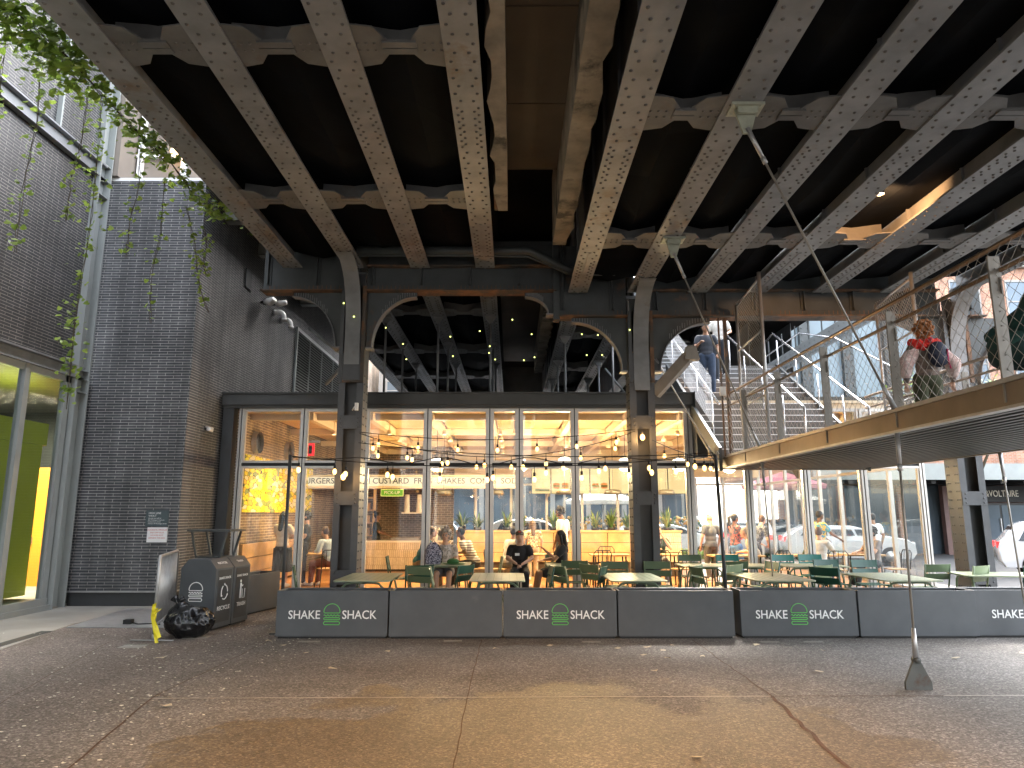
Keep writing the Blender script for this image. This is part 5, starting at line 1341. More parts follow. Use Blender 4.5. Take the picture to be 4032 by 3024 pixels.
# dark canopy and boutique with lettering
t = empty('shop_canopy', (22, 33.0, 3.25), 0, 'dark steel canopy along the orange brick building', 'canopy')
MB().box(-9, 16, -2.2, .9, .0, .5).box(-9, 16, -2.3, -2.2, -.1, .6, 1).build('roof', [M['steel_dark'], M['greysteel']], t)
b = MB()
for i in range(24): b.box(-8.8 + i, -8.6 + i, -2.0, .8, -.25, 0)
b.build('joists', M['black'], t)
t = empty('boutique_front', (24.2, 33.6, 0), 0, 'dark boutique front with pale ampersand lettering beside the right column', 'storefront')
MB().box(-4, 5, 0, .3, -.15, 3.6).build('surround', mat('maroon_front', (.13, .07, .06), .5), t)
MB().box(-3.2, .25, -.25, 0, 2.25, 2.98).build('sign_board', M['black'], t)
text_obj('lettering', '&VOLTAIRE', .42, (-1.42, -.27, 2.62), (R(90), 0, 0), M['counter'], t, .01, sx=.72)
MB().box(-2.6, -.3, -.1, 0, -.15, 2.2).box(-2.55, -1.5, -.12, -.1, .2, 2.1, 1).box(-1.4, -.35, -.12, -.1, .2, 2.1, 1).build('door', [M['blackm'], M['winblue']], t); MB().box(1.5, 3.8, -.1, 0, .4, 2.9).build('window', M['winblue'], t)
MB().box(-1.56, -1.52, -.2, -.12, .9, 1.5).build('handle', M['galv'], t)
# cars
def car(loc, rz, paint, lab, suv=True, grp='cars in the street'):
    t = empty('parked_car', (loc[0], loc[1], -.15), R(rz), lab, 'car', grp)
    # side profile along X (front = +X)
    H_ = 1.62 if suv else 1.42
    prof = [(-2.2, .45), (-2.25, .8), (-2.18, 1.0), (-2.02, 1.12), (-1.75, H_ - .12), (-1.45, H_), (.1, H_), (.45, H_ - .08), (1.15, 1.08), (1.95, .95), (2.2, .78), (2.25, .45), (2.1, .25), (-2.1, .28)]
    n = len(prof); b = MB(); ys = [(-.9, .0), (-.82, 0), (.82, 0), (.9, 0)]
    rows = []
    for y, inset in ((-.88, 1), (-.80, 0), (.80, 0), (.88, 1)):
        for (x, z) in prof:
            k = max(0, (z - 1.0) / .6) * .22
            yy = y * (1 - k) ; xx = x * (.985 if inset else 1); zz = z - (.03 if inset and z > .9 else 0)
            b.v.append((xx, yy, zz))
    for r_ in range(3):
        for i in range(n): b.f.append((r_ * n + i, r_ * n + (i + 1) % n, (r_ + 1) * n + (i + 1) % n, (r_ + 1) * n + i)); b.m.append(0); b.smooth.append(True)
    b.f += [tuple(range(n))[::-1], tuple(range(3 * n, 4 * n))]; b.m += [0, 0]; b.smooth += [False, False]
    b.build('body', M[paint], t)
    for s in (-1, 1):
        for (xa, xb, xc, xd) in ((-1.7, -.75, -.75, -1.45), (-.66, .2, .1, -.66), (.28, .95, .42, .2)):
            f = lambda z: s * .885 * (1 - max(0, (z - 1.0) / .6) * .22)
            b = MB(); z0, z1 = 1.06, H_ - .13
            b.add([(xa, f(z0), z0), (xb, f(z0), z0), (xc, f(z1), z1), (xd, f(z1), z1)] + [(xa, f(z0) * .99, z0), (xb, f(z0) * .99, z0), (xc, f(z1) * .99, z1), (xd, f(z1) * .99, z1)], [(0, 1, 2, 3), (7, 6, 5, 4), (0, 4, 5, 1), (2, 6, 7, 3), (1, 5, 6, 2), (0, 3, 7, 4)])
            b.build('side_window', M['carglass'], t)
        for x in (-1.35, 1.35):
            wv = MB().tube([(x, s * .68, .33), (x, s * .90, .33)], .34, 20).build('wheel', M['tyre'], t)
            MB().tube([(x, s * .9, .33), (x, s * .912, .33)], .2, 12).build('rim', M['rim'], wv)
        MB().box(-2.24, -2.12, s * .62 - .14, s * .62 + .14, .82, 1.02).build('tail_light', M['tail'], t)
        MB().box(2.05, 2.22, s * .62 - .16, s * .62 + .16, .7, .84).build('headlight', M['white'], t)
    MB().add([(-2.0, -.68, 1.13), (-2.0, .68, 1.13), (-1.77, .62, H_ - .14), (-1.77, -.62, H_ - .14)], [(0, 1, 2, 3)]).add([(1.12, -.7, 1.11), (1.12, .7, 1.11), (.50, .6, H_ - .1), (.50, -.6, H_ - .1)], [(0, 1, 2, 3)]).build('windscreen', M['carglass'], t)
    MB().box(2.2, 2.255, -.5, .5, .5, .74).build('grille', M['blackm'], t)
    return t
car((17.1, 21.7), -28, 'carwhite', 'white car with red tail light cut off at the right edge')
car((12.6, 27.5), -12, 'carwhite', 'white car nose partly hidden behind the right steel column', False)
car((10.2, 31.5), 80, 'carwhite', 'white car with red tail lights seen through the end glass', True)
car((6.4, 30.2), 5, 'carwhite', 'white parked car behind the standing guests', False)
car((1.0, 31.0), 0, 'carwhite', 'white van like car behind the central panes')
car((-4.2, 31.0), 178, 'carblue', 'blue grey car behind the counter worker')
car((11.8, 33.0), 30, 'cardark', 'dark car farther along the street')
# motorcycle, hedge, umbrellas, awning seen through the right panes
t = empty('motorcycle', (5.6, 27.9, -.15), R(20), 'dark parked motorcycle outside the rear glass', 'motorcycle')
for x in (-.7, .7): wv = MB().tube([(x, -.05, .31), (x, .05, .31)], .31, 18).build('wheel', M['tyre'], t); MB().tube([(x, -.06, .31), (x, .06, .31)], .17, 12).build('rim', M['rim'], wv)
MB().ell((.1, 0, .8), (.35, .16, .17), 14, 8).ell((-.4, 0, .85), (.4, .13, .08), 12, 6).box(-.2, .3, -.12, .12, .35, .65).build('body', M['carblue'], t)
MB().tube([(.7, 0, .31), (.45, 0, 1.0), (.35, -.35, 1.08)], .025, 6).tube([(.45, 0, 1.0), (.35, .35, 1.08)], .02, 6).tube([(-.7, .1, .31), (.3, .1, .4)], .04, 8).build('fork', M['blackm'], t)
def umbrella(x, y, col, lab, r=1.5, h=2.6):
    t = empty('market_umbrella', (x, y, -.15), 0, lab, 'umbrella', 'umbrellas across the street')
    b = MB(); n = 8; vs = [(0, 0, h + .5)] + [(r * math.cos(6.283 * k / n), r * math.sin(6.283 * k / n), h - .1) for k in range(n)] + [(r * .97 * math.cos(6.283 * k / n), r * .97 * math.sin(6.283 * k / n), h - .28) for k in range(n)]
    b.add(vs, [(0, 1 + k, 1 + (k + 1) % n) for k in range(n)] + [(1 + k, 9 + k, 9 + (k + 1) % n, 1 + (k + 1) % n) for k in range(n)]); b.build('canopy', mat('canopy_' + lab[:4], col, .8), t)
    MB().tube([(0, 0, 0), (0, 0, h + .45)], .03, 8).box(-.25, .25, -.25, .25, 0, .08).build('pole', M['galv'], t)
umbrella(12.0, 31.6, (.35, .10, .14), 'pink and red umbrella beyond the right panes', 1.9, 3.2)
umbrella(4.4, 35, (.75, .72, .66), 'cream umbrella beyond the rear glass', 1.8)
t = empty('dining_awning', (4.0, 37.5, 2.7), 0, 'dark flat awning with a strip of flowers across the rear street', 'awning')
MB().box(-3.5, 5, 0, 3, .9, 1.3).box(-3.5, 5, 0, .1, .55, .9).build('roof', M['steel_dark'], t)
b = MB()
for x in (-3.4, -1.3, .8, 2.9, 4.9): b.box(x, x + .12, .1, .22, -2.85, .9)
b.build('posts', M['stone'], t)
t = empty('flower_hedge', (4.5, 36.5, -.15), 0, 'strip of orange and pale flowers under the dark awning', 'flowers')
b = MB(); rr = random.Random(8)
for i in range(420): c = (rr.uniform(-4, 5), rr.uniform(-.2, .3), rr.uniform(1.0, 1.7)); b.ell(c, rr.uniform(.05, .1), 5, 3, rr.choice((0, 0, 1, 2)))
b.build('blossoms', [mat('orange_flower', (.8, .45, .12), .8), M['plant'], M['white']], t)
MB().box(-4, 5, -.25, .3, 0, 1.0).build('trough', M['steel_mid'], t)
def bush(x, y, z, rx, ry, rz_, n, lab, name='bush', size=.09, seed=0, trunk=0):
    rr = random.Random(seed); t = empty(name, (x, y, z), 0, lab, 'tree' if trunk else 'shrub')
    b = MB()
    lobes = [(rr.uniform(-.5, .5) * rx, rr.uniform(-.5, .5) * ry, trunk + rz_ + rr.uniform(-.5, .6) * rz_, rr.uniform(.35, .6)) for _ in range(12)]
    for i in range(n):
        l_ = rr.choice(lobes); d = Vector((rr.gauss(0, 1), rr.gauss(0, 1), rr.gauss(0, 1))).normalized() * rr.uniform(.5, 1)
        c = Vector((l_[0] + d.x * rx * l_[3], l_[1] + d.y * ry * l_[3], max(.05, l_[2] + d.z * rz_ * l_[3])))
        u = Vector((rr.gauss(0, 1), rr.gauss(0, 1), rr.gauss(0, 1))).normalized(); v = u.orthogonal().normalized(); s = size * rr.uniform(.6, 1.3)
        b.add([c - u * s, c + v * s * .6, c + u * s, c - v * s * .6], [(0, 1, 2, 3)], rr.choice((0, 1)))
    b.build('crown', [M['leaf'], M['leaf2']], t)
    tr = MB()
    if trunk:
        tr.tube([(0, 0, 0), (.1, 0, trunk * .5), (0, .05, trunk + rz_)], [.16, .12, .05], 8)
        for l_ in lobes[:6]: tr.tube([(0, 0, trunk * .8), (l_[0] * .6, l_[1] * .6, (trunk * .8 + l_[2]) / 2), (l_[0], l_[1], l_[2])], [.07, .04, .015], 6)
    else: tr.tube([(0, 0, 0), (0, 0, rz_)], [.05, .02], 6)
    tr.build('trunk', M['stem'], t)
bush(6.3, 27.0, -.15, 1.3, .4, .3, 900, 'low green shrub bed outside the rear glass', seed=3)
bush(15.9, 24.5, -.15, 3.2, 1.5, 1.6, 2200, 'bright green street tree behind the woman with the red scarf', 'street_tree', .14, 4, 3.6)
bush(11.8, 29.5, -.15, 2.2, 1.8, 1.8, 1500, 'green street tree seen through the gates', 'street_tree', .14, 6, 4.2)
bush(6.0, 30.5, -.15, 2.6, 2, 2.0, 1800, 'green tree seen past the head of the stairs', 'street_tree', .15, 5, 7.5)
# glazed block high behind the stairs
t = empty('panelled_block', (9.2, 26.5, 0), 0, 'upper building with pale blue panels and dark riveted posts behind the stairs', 'building')
MB().box(-3, 7, 0, .3, 5.4, 12).build('panel_wall', mat('blue_panel', (.17, .22, .25), .4, 0, .1, .8), t)
b = MB()
for k in range(7): b.box(-3 + k * 1.6, -2.6 + k * 1.6, -.2, 0, 5.5, 12); [b.rivet((-2.8 + k * 1.6 + s * .12, -.2, 6.2 + q * .25), .04, (0, -1, 0), 0, 5) for q in range(16) for s in (-1, 1)]
b.build('riveted_posts', M['steel_mid'], t)
t = empty('green_block', (7.3, 29.2, 0), 0, 'pale green wall high behind the white shirted man on the stairs', 'building')
MB().box(-1.8, 1.2, 0, .5, 4.6, 13).build('wall', mat('pale_green_wall', (.26, .29, .17), .7), t)
# inside dining furniture
def bistro(x, y, rz, lab):
    global _bi
    if '_bi' not in globals():
        t = empty('bistro_chair', (0, 0, 0)); _bi = t
        MB().tube([(-.19, -.2, .45), (-.2, -.25, .80), (-.15, -.26, .87), (.15, -.26, .87), (.2, -.25, .80), (.19, -.2, .45)], .012, 6).tube([(-.1, -.21, .46), (-.1, -.26, .86)], .008, 5).tube([(0, -.21, .46), (0, -.26, .86)], .008, 5).tube([(.1, -.21, .46), (.1, -.26, .86)], .008, 5).build('backrest', M['blackm'], t)
        MB().box(-.2, .2, -.2, .2, .44, .46).build('seat', M['wood'], t)
        for sx in (-1, 1):
            for sy in (-1, 1): MB().tube([(sx * .18, sy * .18, .44), (sx * .22, sy * .22, 0)], .012, 6).build('leg', M['blackm'], t)
    else: t = copy_tree(_bi)
    t.location = (x, y, .03); t.rotation_euler = (0, 0, R(rz)); tag(t, lab, 'chair', 'black wire chairs inside the restaurant')
def intable(x, y, w_, d, lab):
    t = empty('dining_table', (x, y, .03), 0, lab, 'table', 'wooden tables inside the restaurant')
    MB().box(-w_ / 2, w_ / 2, -d / 2, d / 2, .70, .735).build('tabletop', M['wood'], t)
    for sx in (-1, 1):
        for sy in (-1, 1): MB().tube([(sx * (w_ / 2 - .08), sy * (d / 2 - .08), 0), (sx * (w_ / 2 - .1), sy * (d / 2 - .1), .70)], .018, 6).build('leg', M['blackm'], t)
for a in ((-4.6, 17.6, 1.1, .7, 'wooden inside table left of the left steel column'), (-1.55, 16.9, .8, .7, 'wooden inside table behind the backpack table'), (.6, 17.4, .9, .7, 'wooden inside table behind the black cap guest'),
          (2.3, 17.2, .9, .7, 'wooden inside table left of the middle steel column'), (3.6, 17.3, .8, .6, 'wooden inside table by the man with the phone'), (5.2, 16.9, 1.2, .6, 'long wooden inside table right of the corner pane'),
          (6.9, 17.0, 1.3, .6, 'wooden inside table in front of the white shirted diner'), (8.3, 17.3, .9, .6, 'wooden inside table near the end glass')): intable(*a)
for a in ((2.0, 16.45, 5, 'black wire chair left of the middle steel column, nearest the glass'), (2.35, 17.9, 180, 'black wire chair beyond the table left of the middle column'), (3.35, 16.4, -8, 'black wire chair at the corner pane, left one of the pair'), (3.85, 16.5, 12, 'black wire chair at the corner pane, right one of the pair'),
          (-.75, 16.6, 90, 'black wire chair behind the striped shirt guest'), (-4.2, 16.6, 30, 'black wire chair near the left steel column'), (5.9, 16.3, 20, 'black wire chair behind the teal patio chairs'), (7.2, 16.2, -10, 'black wire chair under the white shirted diner'), (7.9, 16.6, 60, 'black wire chair beside the standing man in blue'), (8.7, 16.5, 90, 'black wire chair under the bearded diner'), (-.35, 16.5, -100, 'black wire chair left of the seated guest in white')): bistro(*a)

# ================================================================ PEOPLE
SK = {'l': mat('light_skin', (.55, .33, .23), .5, 0, .06), 'm': mat('tan_skin', (.36, .19, .11), .5, 0, .06), 'd': mat('brown_skin', (.16, .075, .04), .5, 0, .06)}
HR = {'k': mat('black_hair', (.012, .01, .009), .6, 0, .3, 30, .002), 'b': mat('brown_hair', (.07, .035, .018), .6, 0, .4, 30, .002), 'g': mat('grey_hair', (.33, .30, .27), .7, 0, .3, 30, .003), 'r': mat('auburn_curls', (.32, .12, .035), .7, 0, .5, 30, .004)}
M['eye'] = mat('eye_dark', (.02, .015, .012), .3); M['lip'] = mat('lips', (.30, .09, .07), .5); M['shoe'] = mat('white_sneaker', (.7, .7, .68), .6); M['shoed'] = mat('dark_shoe', (.03, .03, .03), .6)
def remesh(mb, name, mt, parent, vox=.014, smooth=3):
    me = mb.mesh('tmp', mt); o = bpy.data.objects.new('tmp', me); C.link(o)
    m_ = o.modifiers.new('r', 'REMESH'); m_.mode = 'VOXEL'; m_.voxel_size = vox; m_.use_smooth_shade = True
    s = o.modifiers.new('s', 'SMOOTH'); s.factor = .5; s.iterations = smooth
    dg = bpy.context.evaluated_depsgraph_get(); dg.update()
    me2 = bpy.data.meshes.new_from_object(o.evaluated_get(dg)); me2.name = name
    bpy.data.objects.remove(o); bpy.data.meshes.remove(me)
    me2.materials.clear(); me2.materials.append(mt)
    for p in me2.polygons: p.use_smooth = True
    o = bpy.data.objects.new(name, me2); C.link(o); o.parent = parent
    return o
def limb(b, pts, rs, n=10):
    # tapered limb with rounded joints
    for (p, q, r0, r1) in zip(pts[:-1], pts[1:], rs[:-1], rs[1:]):
        p = Vector(p); q = Vector(q); m_ = p.lerp(q, .35)
        b.tube([p, m_, q], [r0, r0 * .5 + r1 * .5 + .12 * r0, r1], n)
    for p, r_ in zip(pts, rs): b.ell(p, r_, n, 8)
def person(lab, loc, rz, pose='stand', skin='l', hair='k', hs='short', top=None, bot=None, sleeve='short', legs='long', arms=None, lean=0, s=1.0, vox=.015, head=(0, 0), cat='person', shoes='shoe', feet=None, extra=None, turn=0, group=None):
    """local frame: faces +Y, x>0 = the person's right as seen from behind"""
    sit = pose == 'sit'; hz = .58 if sit else .93
    hip = Vector((0, 0, hz)); ch = Vector((0, lean * .30, hz + .30)); nk = Vector((0, lean * .50, hz + .50)); hd = nk + Vector((head[0], .02 + head[1] + lean * .1, .175))
    if feet is None:
        feet = [(-.11, .52, .06), (.11, .50, .06)] if sit else [(-.1, .0, .07), (.1, .04, .07)]
    K = []
    for i, sx in enumerate((-1, 1)):
        f = Vector(feet[i]); h_ = hip + Vector((sx * .10, .02, -.03))
        if sit: k = Vector((f.x * 1.15 if abs(f.x) > .05 else sx * .13, .46, .53))
        else: k = h_.lerp(f, .5) + Vector((0, .04, 0))
        K.append((h_, k, f))
    if arms is None: arms = [((-.27, -.03, hz + .20), (-.27, .07, hz - .04)), ((.27, -.03, hz + .20), (.27, .07, hz - .04))]
    body = MB()
    body.ell(hd, (.074, .092, .112), 16, 12); body.ell(hd + Vector((0, .03, -.055)), (.052, .062, .062), 12, 8)
    body.tube([hd + Vector((0, .085, .02)), hd + Vector((0, .112, -.025))], [.010, .017], 8)
    for sx in (-1, 1): body.ell(hd + Vector((sx * .076, -.005, -.005)), (.012, .022, .032), 8, 6)
    limb(body, [nk + Vector((0, -.01, -.03)), hd + Vector((0, -.015, -.06))], [.058, .052])
    body.ell(ch, (.155, .105, .2), 14, 10); body.ell(hip, (.155, .115, .14), 14, 10); body.ell(hip.lerp(ch, .5), (.135, .1, .15), 14, 10)
    sh = [nk + Vector((sx * .175, -.01, -.06)) for sx in (-1, 1)]
    for i in (0, 1): limb(body, [nk + Vector((0, -.01, -.05)), sh[i]], [.06, .058])
    hands = MB()
    for i in (0, 1):
        e, wr = Vector(arms[i][0]), Vector(arms[i][1])
        limb(body, [sh[i], e, wr], [.055, .041, .026])
        d = (wr - e).normalized(); side = d.cross(Vector((0, 0, 1))).normalized() if abs(d.z) < .9 else Vector((1, 0, 0)); nrm = side.cross(d)
        pc = wr + d * .045; body.tube([wr, pc, wr + d * .085], [.026, .034, .032], 8, flat=.55)
        for k in range(4):
            o_ = side * (-.026 + .0175 * k) + d * .08; L_ = (.062, .074, .07, .056)[k]
            hands.tube([wr + o_, wr + o_ + d * L_ * .5 + nrm * -.006, wr + o_ + d * L_ * .85 - nrm * .03], [.0098, .009, .0075], 6)
        ts = 1 if i == 0 else -1
        hands.tube([wr + d * .03 + side * ts * .026, wr + d * .07 + side * ts * .05 - nrm * .01, wr + d * .098 + side * ts * .045 - nrm * .02], [.012, .0105, .008], 6)
    for (h_, k, f) in K:
        limb(body, [h_, k, f + Vector((0, 0, .03))], [.088, .058, .038]); body.ell(f + Vector((0, .05, -.02)), (.04, .11, .035), 10, 6)
    o = remesh(body, 'person', SK[skin], None, vox)
    # join hands into the same mesh
    hm = hands.mesh('h', SK[skin]); bm = bmesh.new(); bm.from_mesh(o.data); bm.from_mesh(hm); bm.to_mesh(o.data); bm.free(); bpy.data.meshes.remove(hm)
    for p in o.data.polygons: p.use_smooth = True
    tag(o, lab, cat, group)
    o.location = loc; o.rotation_euler = (0, 0, R(rz)); o.scale = (s, s, s)
    # clothes
    if top:
        b = MB(); b.ell(ch, (.172, .124, .215), 14, 10); b.ell(hip.lerp(ch, .5), (.158, .122, .17), 14, 10); b.ell(hip + Vector((0, 0, .03)), (.168, .130, .12), 14, 10)
        for i in (0, 1):
            e, wr = Vector(arms[i][0]), Vector(arms[i][1]); limb(b, [nk + Vector((0, -.012, -.065)), sh[i]], [.066, .072])
            if sleeve == 'short': limb(b, [sh[i], sh[i].lerp(e, .62)], [.073, .062])
            elif sleeve == 'long': limb(b, [sh[i], e, e.lerp(wr, .9)], [.072, .056, .042])
            else: limb(b, [sh[i], sh[i].lerp(e, .15)], [.07, .06])
        remesh(b, 'shirt', top, o, vox)
    if bot:
        b = MB(); b.ell(hip + Vector((0, 0, -.02)), (.168, .128, .13), 14, 10)
        for (h_, k, f) in K:
            if legs == 'long': limb(b, [h_, k, k.lerp(f, .92)], [.104, .076, .058])
            elif legs == 'short': limb(b, [h_, h_.lerp(k, .75)], [.106, .092])
            else: b.tube([h_, k.lerp(f, .3)], [.13, .15], 12)
        remesh(b, 'trousers' if legs == 'long' else 'shorts', bot, o, vox)
    b = MB()
    for (h_, k, f) in K: b.ell(f + Vector((0, .055, -.022)), (.05, .135, .042), 12, 8); b.ell(f + Vector((0, -.01, .0)), (.046, .06, .06), 10, 8)
    b.build('shoes', M[shoes], o)
    rr = random.Random(hash(lab) % 1000 if False else len(lab) * 7 + int(loc[0] * 10)); b = MB()
    hb = hd + Vector((0, -.018, .022))
    if hs != 'bald':
        b.ell(hb, (.083, .096, .108), 14, 10)
        if hs == 'long':
            for k in range(7): b.ell(hb + Vector((0, -.055 - .008 * k, -.05 * k)), (.085 - .004 * k, .052, .06), 12, 8)
            for sx in (-1, 1): b.tube([hb + Vector((sx * .07, .02, 0)), hb + Vector((sx * .085, .0, -.12)), hb + Vector((sx * .08, -.01, -.24))], [.03, .03, .018], 8)
        if hs == 'pony': b.tube([hb + Vector((0, -.09, .05)), hb + Vector((0, -.16, 0)), hb + Vector((0, -.15, -.17)), hb + Vector((0, -.12, -.26))], [.03, .042, .035, .012], 8)
        if hs == 'bun': b.ell(hb + Vector((0, -.07, .10)), .048, 10, 8)
        if hs == 'curly':
            for k in range(60):
                d = Vector((rr.gauss(0, 1), rr.gauss(0, 1) - .4, rr.gauss(0, 1) + .5)).normalized(); b.ell(hb + Vector((d.x * .085, d.y * .1, d.z * .105)), rr.uniform(.018, .032), 6, 5)
        if hs == 'bigcurly':
            for k in range(130):
                d = Vector((rr.gauss(0, 1), rr.gauss(0, 1) - .5, rr.gauss(0, 1) + .2)).normalized(); q = rr.uniform(.8, 1.25); b.ell(hb + Vector((d.x * .105 * q, -.02 + d.y * .11 * q, .01 + d.z * .12 * q)), rr.uniform(.018, .034), 6, 5)
        hm = HR[hair] if hair in HR else M[hair]
        b.build('hair', hm, o)
    # cut-in face: eyes, brows, mouth
    b = MB()
    for sx in (-1, 1):
        b.ell(hd + Vector((sx * .031, .084, .012)), (.012, .006, .006), 8, 6); b.cbox(hd + Vector((sx * .031, .088, .034)), (.03, .006, .006))
    b.build('eyes', M['eye'], o)
    MB().ell(hd + Vector((0, .098, -.062)), (.024, .007, .007), 8, 6).build('mouth', M['lip'], o)
    if extra: extra(o, hd, nk, ch, hip, arms)
    return o
F = lambda n, c: fabric(n, c)
phone = mat('phone_black', (.01, .01, .012), .2)
def with_phone(o, hd, nk, ch, hip, arms):
    w_ = (Vector(arms[0][1]) + Vector(arms[1][1])) / 2 + Vector((0, .08, .02)); t = MB().cbox((0, 0, 0), (.075, .012, .15), rx=R(-40)).build('phone', phone); t.parent = None
    t.location = o.matrix_basis @ w_ if False else (Matrix.Translation(o.location) @ Matrix.Rotation(o.rotation_euler[2], 4, 'Z') @ w_); t.rotation_euler = o.rotation_euler
    tag(t, 'black phone held by ' + ('the guest in the black cap' if 'cap' in o['label'] else 'the man in the green shirt'), 'phone')
tb = lambda h: [((-.27, .16, h + .24), (-.13, .38, h + .22)), ((.27, .16, h + .24), (.13, .38, h + .22))]
def capx(o, hd, nk, ch, hip, arms):
    MB().ell(hd + Vector((0, -.01, .055)), (.088, .102, .075), 14, 8).ell(hd + Vector((0, .11, .055)), (.07, .075, .012), 12, 5).build('cap', M['blackm'], o)
    MB().cbox(hd + Vector((0, .093, .09)), (.05, .01, .02)).build('cap_badge', M['red'], o)
    MB().cbox(ch + Vector((.05, .125, .02)), (.09, .006, .05)).build('shirt_print', M['white'], o)
    with_phone(o, hd, nk, ch, hip, arms)
# seated outside
person('woman with grey curly hair and glasses seated behind the floral backpack', (-1.38, 15.02, 0), 180, 'sit', 'l', 'g', 'bigcurly', printmat('tiedye_shirt', (.55, .5, .46), (.28, .25, .22), 9), F('grey_shorts', (.16, .16, .2)), 'short', 'short', [((-.25, .1, .78), (-.12, .3, .62)), ((.25, .1, .78), (.12, .3, .62))], vox=.013)
person('guest in a black cap and black shirt looking at a phone outside', (.16, 14.75, 0), 178, 'sit', 'l', 'k', 'pony', F('black_tee', (.012, .011, .012)), F('black_trousers', (.015, .015, .017)), 'short', 'long', [((-.25, .08, .82), (-.05, .30, .72)), ((.25, .08, .82), (.06, .30, .73))], head=(0, .04), vox=.012, extra=capx)
person('dark haired woman in a black top seated outside with crossed legs, facing left', (1.0, 14.75, 0), 95, 'sit', 'm', 'k', 'long', F('black_top', (.015, .015, .018)), F('black_short', (.015, .015, .017)), 'short', 'short', [((-.24, .16, .82), (-.06, .36, 1.0)), ((.25, .12, .8), (.1, .36, .78))], feet=[(-.02, .52, .07), (.10, .56, .07)], vox=.013)
# seated inside
person('leaning guest in a teal shirt and khaki trousers seen behind the backpack', (-2.15, 16.7, .03), -85, 'sit', 'm', 'b', 'short', F('teal_tee', (.02, .12, .16)), F('khaki', (.24, .17, .10)), 'short', 'long', tb(.58), lean=.5)
person('guest in a white and brown striped shirt leaning over the inside table', (-.85, 16.7, .03), 80, 'sit', 'd', 'k', 'bun', stripemat('stripe_shirt', (.75, .72, .64), (.12, .07, .04), 5.5), F('black_pants', (.02, .02, .02)), 'short', 'long', tb(.58), lean=.55)
person('seated guest in a white shirt with back to the glass', (-.12, 16.7, .03), -50, 'sit', 'm', 'k', 'short', F('white_tee', (.72, .68, .62)), F('grey_pants', (.17, .18, .16)), 'short', 'long', tb(.58), lean=.35)
person('man in a dark green shirt with a phone, right of the middle column', (3.62, 17.9, .03), 175, 'sit', 'l', 'b', 'short', F('bottle_green', (.02, .05, .03)), F('grey_jean', (.18, .2, .24)), 'short', 'long', [((-.27, .2, .84), (-.08, .16, 1.14)), ((.25, .14, .8), (.08, .34, .84))], extra=with_phone)
person('person in a pale blue denim shirt seated behind the left steel column', (-4.25, 17.1, .03), 60, 'sit', 'l', 'b', 'short', F('denim_pale', (.38, .47, .56)), F('maroon_pants', (.14, .05, .04)), 'long', 'long', tb(.58), lean=.35)
person('grey capped man in a striped shirt leaning at the long table', (5.75, 16.95, .03), 70, 'sit', 'l', 'g', 'short', F('beige_shirt', (.42, .38, .32)), F('sand_pants', (.3, .26, .2)), 'short', 'long', tb(.58), lean=.45)
person('man in a white shirt eating, back toward the glass', (7.0, 16.55, .03), -35, 'sit', 'l', 'b', 'short', F('white_shirt', (.74, .72, .69)), F('blue_jean', (.05, .08, .14)), 'short', 'long', [((-.27, .2, .84), (-.06, .2, 1.06)), ((.27, .2, .82), (.1, .28, 1.02))], lean=.1)
person('bearded man with curly dark hair in a grey shirt at the end glass', (8.35, 16.75, .03), 95, 'sit', 'l', 'k', 'curly', F('grey_tee', (.22, .2, .19)), F('dark_jean', (.04, .05, .06)), 'short', 'long', tb(.58))
# standing inside
person('counter worker in a black shirt and cap facing right', (-4.2, 22.4, .03), -88, 'stand', 'd', 'k', 'bun', F('worker_black', (.015, .018, .014)), F('worker_pants', (.015, .015, .015)), 'short', 'long', [((-.25, .12, 1.12), (-.12, .38, 1.02)), ((.25, .12, 1.12), (.12, .38, 1.02))], s=1.0)
person('tall man in a white shirt standing and looking down', (1.25, 17.9, .03), 60, 'stand', 'd', 'k', 'curly', F('cream_tee', (.74, .70, .62)), F('charcoal_pants', (.04, .04, .045)), 'short', 'long', s=1.07, head=(0, .05))
person('person in a cream and black patterned blouse standing by the planter wall', (.53, 18.6, .03), 10, 'stand', 'l', 'b', 'long', printmat('tiger_blouse', (.68, .6, .42), (.2, .14, .08), 16), F('beige_trousers', (.45, .38, .28)), 'short', 'long', s=.88)
person('woman with long black hair in a cream top standing before the mural', (-5.35, 16.9, .03), -20, 'stand', 'l', 'k', 'long', F('cream_top', (.6, .54, .45)), F('black_skirt', (.02, .02, .02)), 'short', 'skirt', [((-.24, .1, 1.15), (-.1, .3, 1.3)), ((.24, .1, 1.15), (.1, .3, 1.3))])
person('man with curly hair in a black shirt facing the woman by the mural', (-4.95, 17.4, .03), 100, 'stand', 'l', 'k', 'curly', F('black_shirt', (.015, .015, .015)), F('navy_pants', (.03, .035, .05)), 'short', 'long', [((-.27, .0, 1.15), (-.22, .2, 1.0)), ((.26, .06, 1.12), (.2, .3, 1.05))])
person('bald man in a grey shirt standing behind the paired patio tables', (5.05, 18.4, .03), 20, 'stand', 'l', 'k', 'bald', F('slate_shirt', (.12, .13, .15)), F('slate_pants', (.10, .10, .11)), 'short', 'long', s=.98)
person('woman with a black ponytail and patterned top standing by the corner post', (5.55, 18.0, .03), -75, 'stand', 'm', 'k', 'pony', printmat('dark_print', (.05, .06, .08), (.45, .12, .1), 10), F('blue_skirt', (.08, .2, .45)), 'short', 'long', [((-.25, .1, 1.14), (-.1, .34, 1.12)), ((.25, .1, 1.14), (.1, .34, 1.12))], s=.97)
person('stooping person in a dark printed dress behind the patio post', (6.1, 18.3, .03), -60, 'stand', 'l', 'b', 'short', printmat('navy_print', (.03, .035, .05), (.15, .16, .2), 18), F('navy_skirt', (.03, .035, .05)), 'short', 'short', [((-.25, .25, 1.08), (-.1, .45, .95)), ((.25, .25, 1.08), (.1, .45, .95))], lean=.6, s=.95)
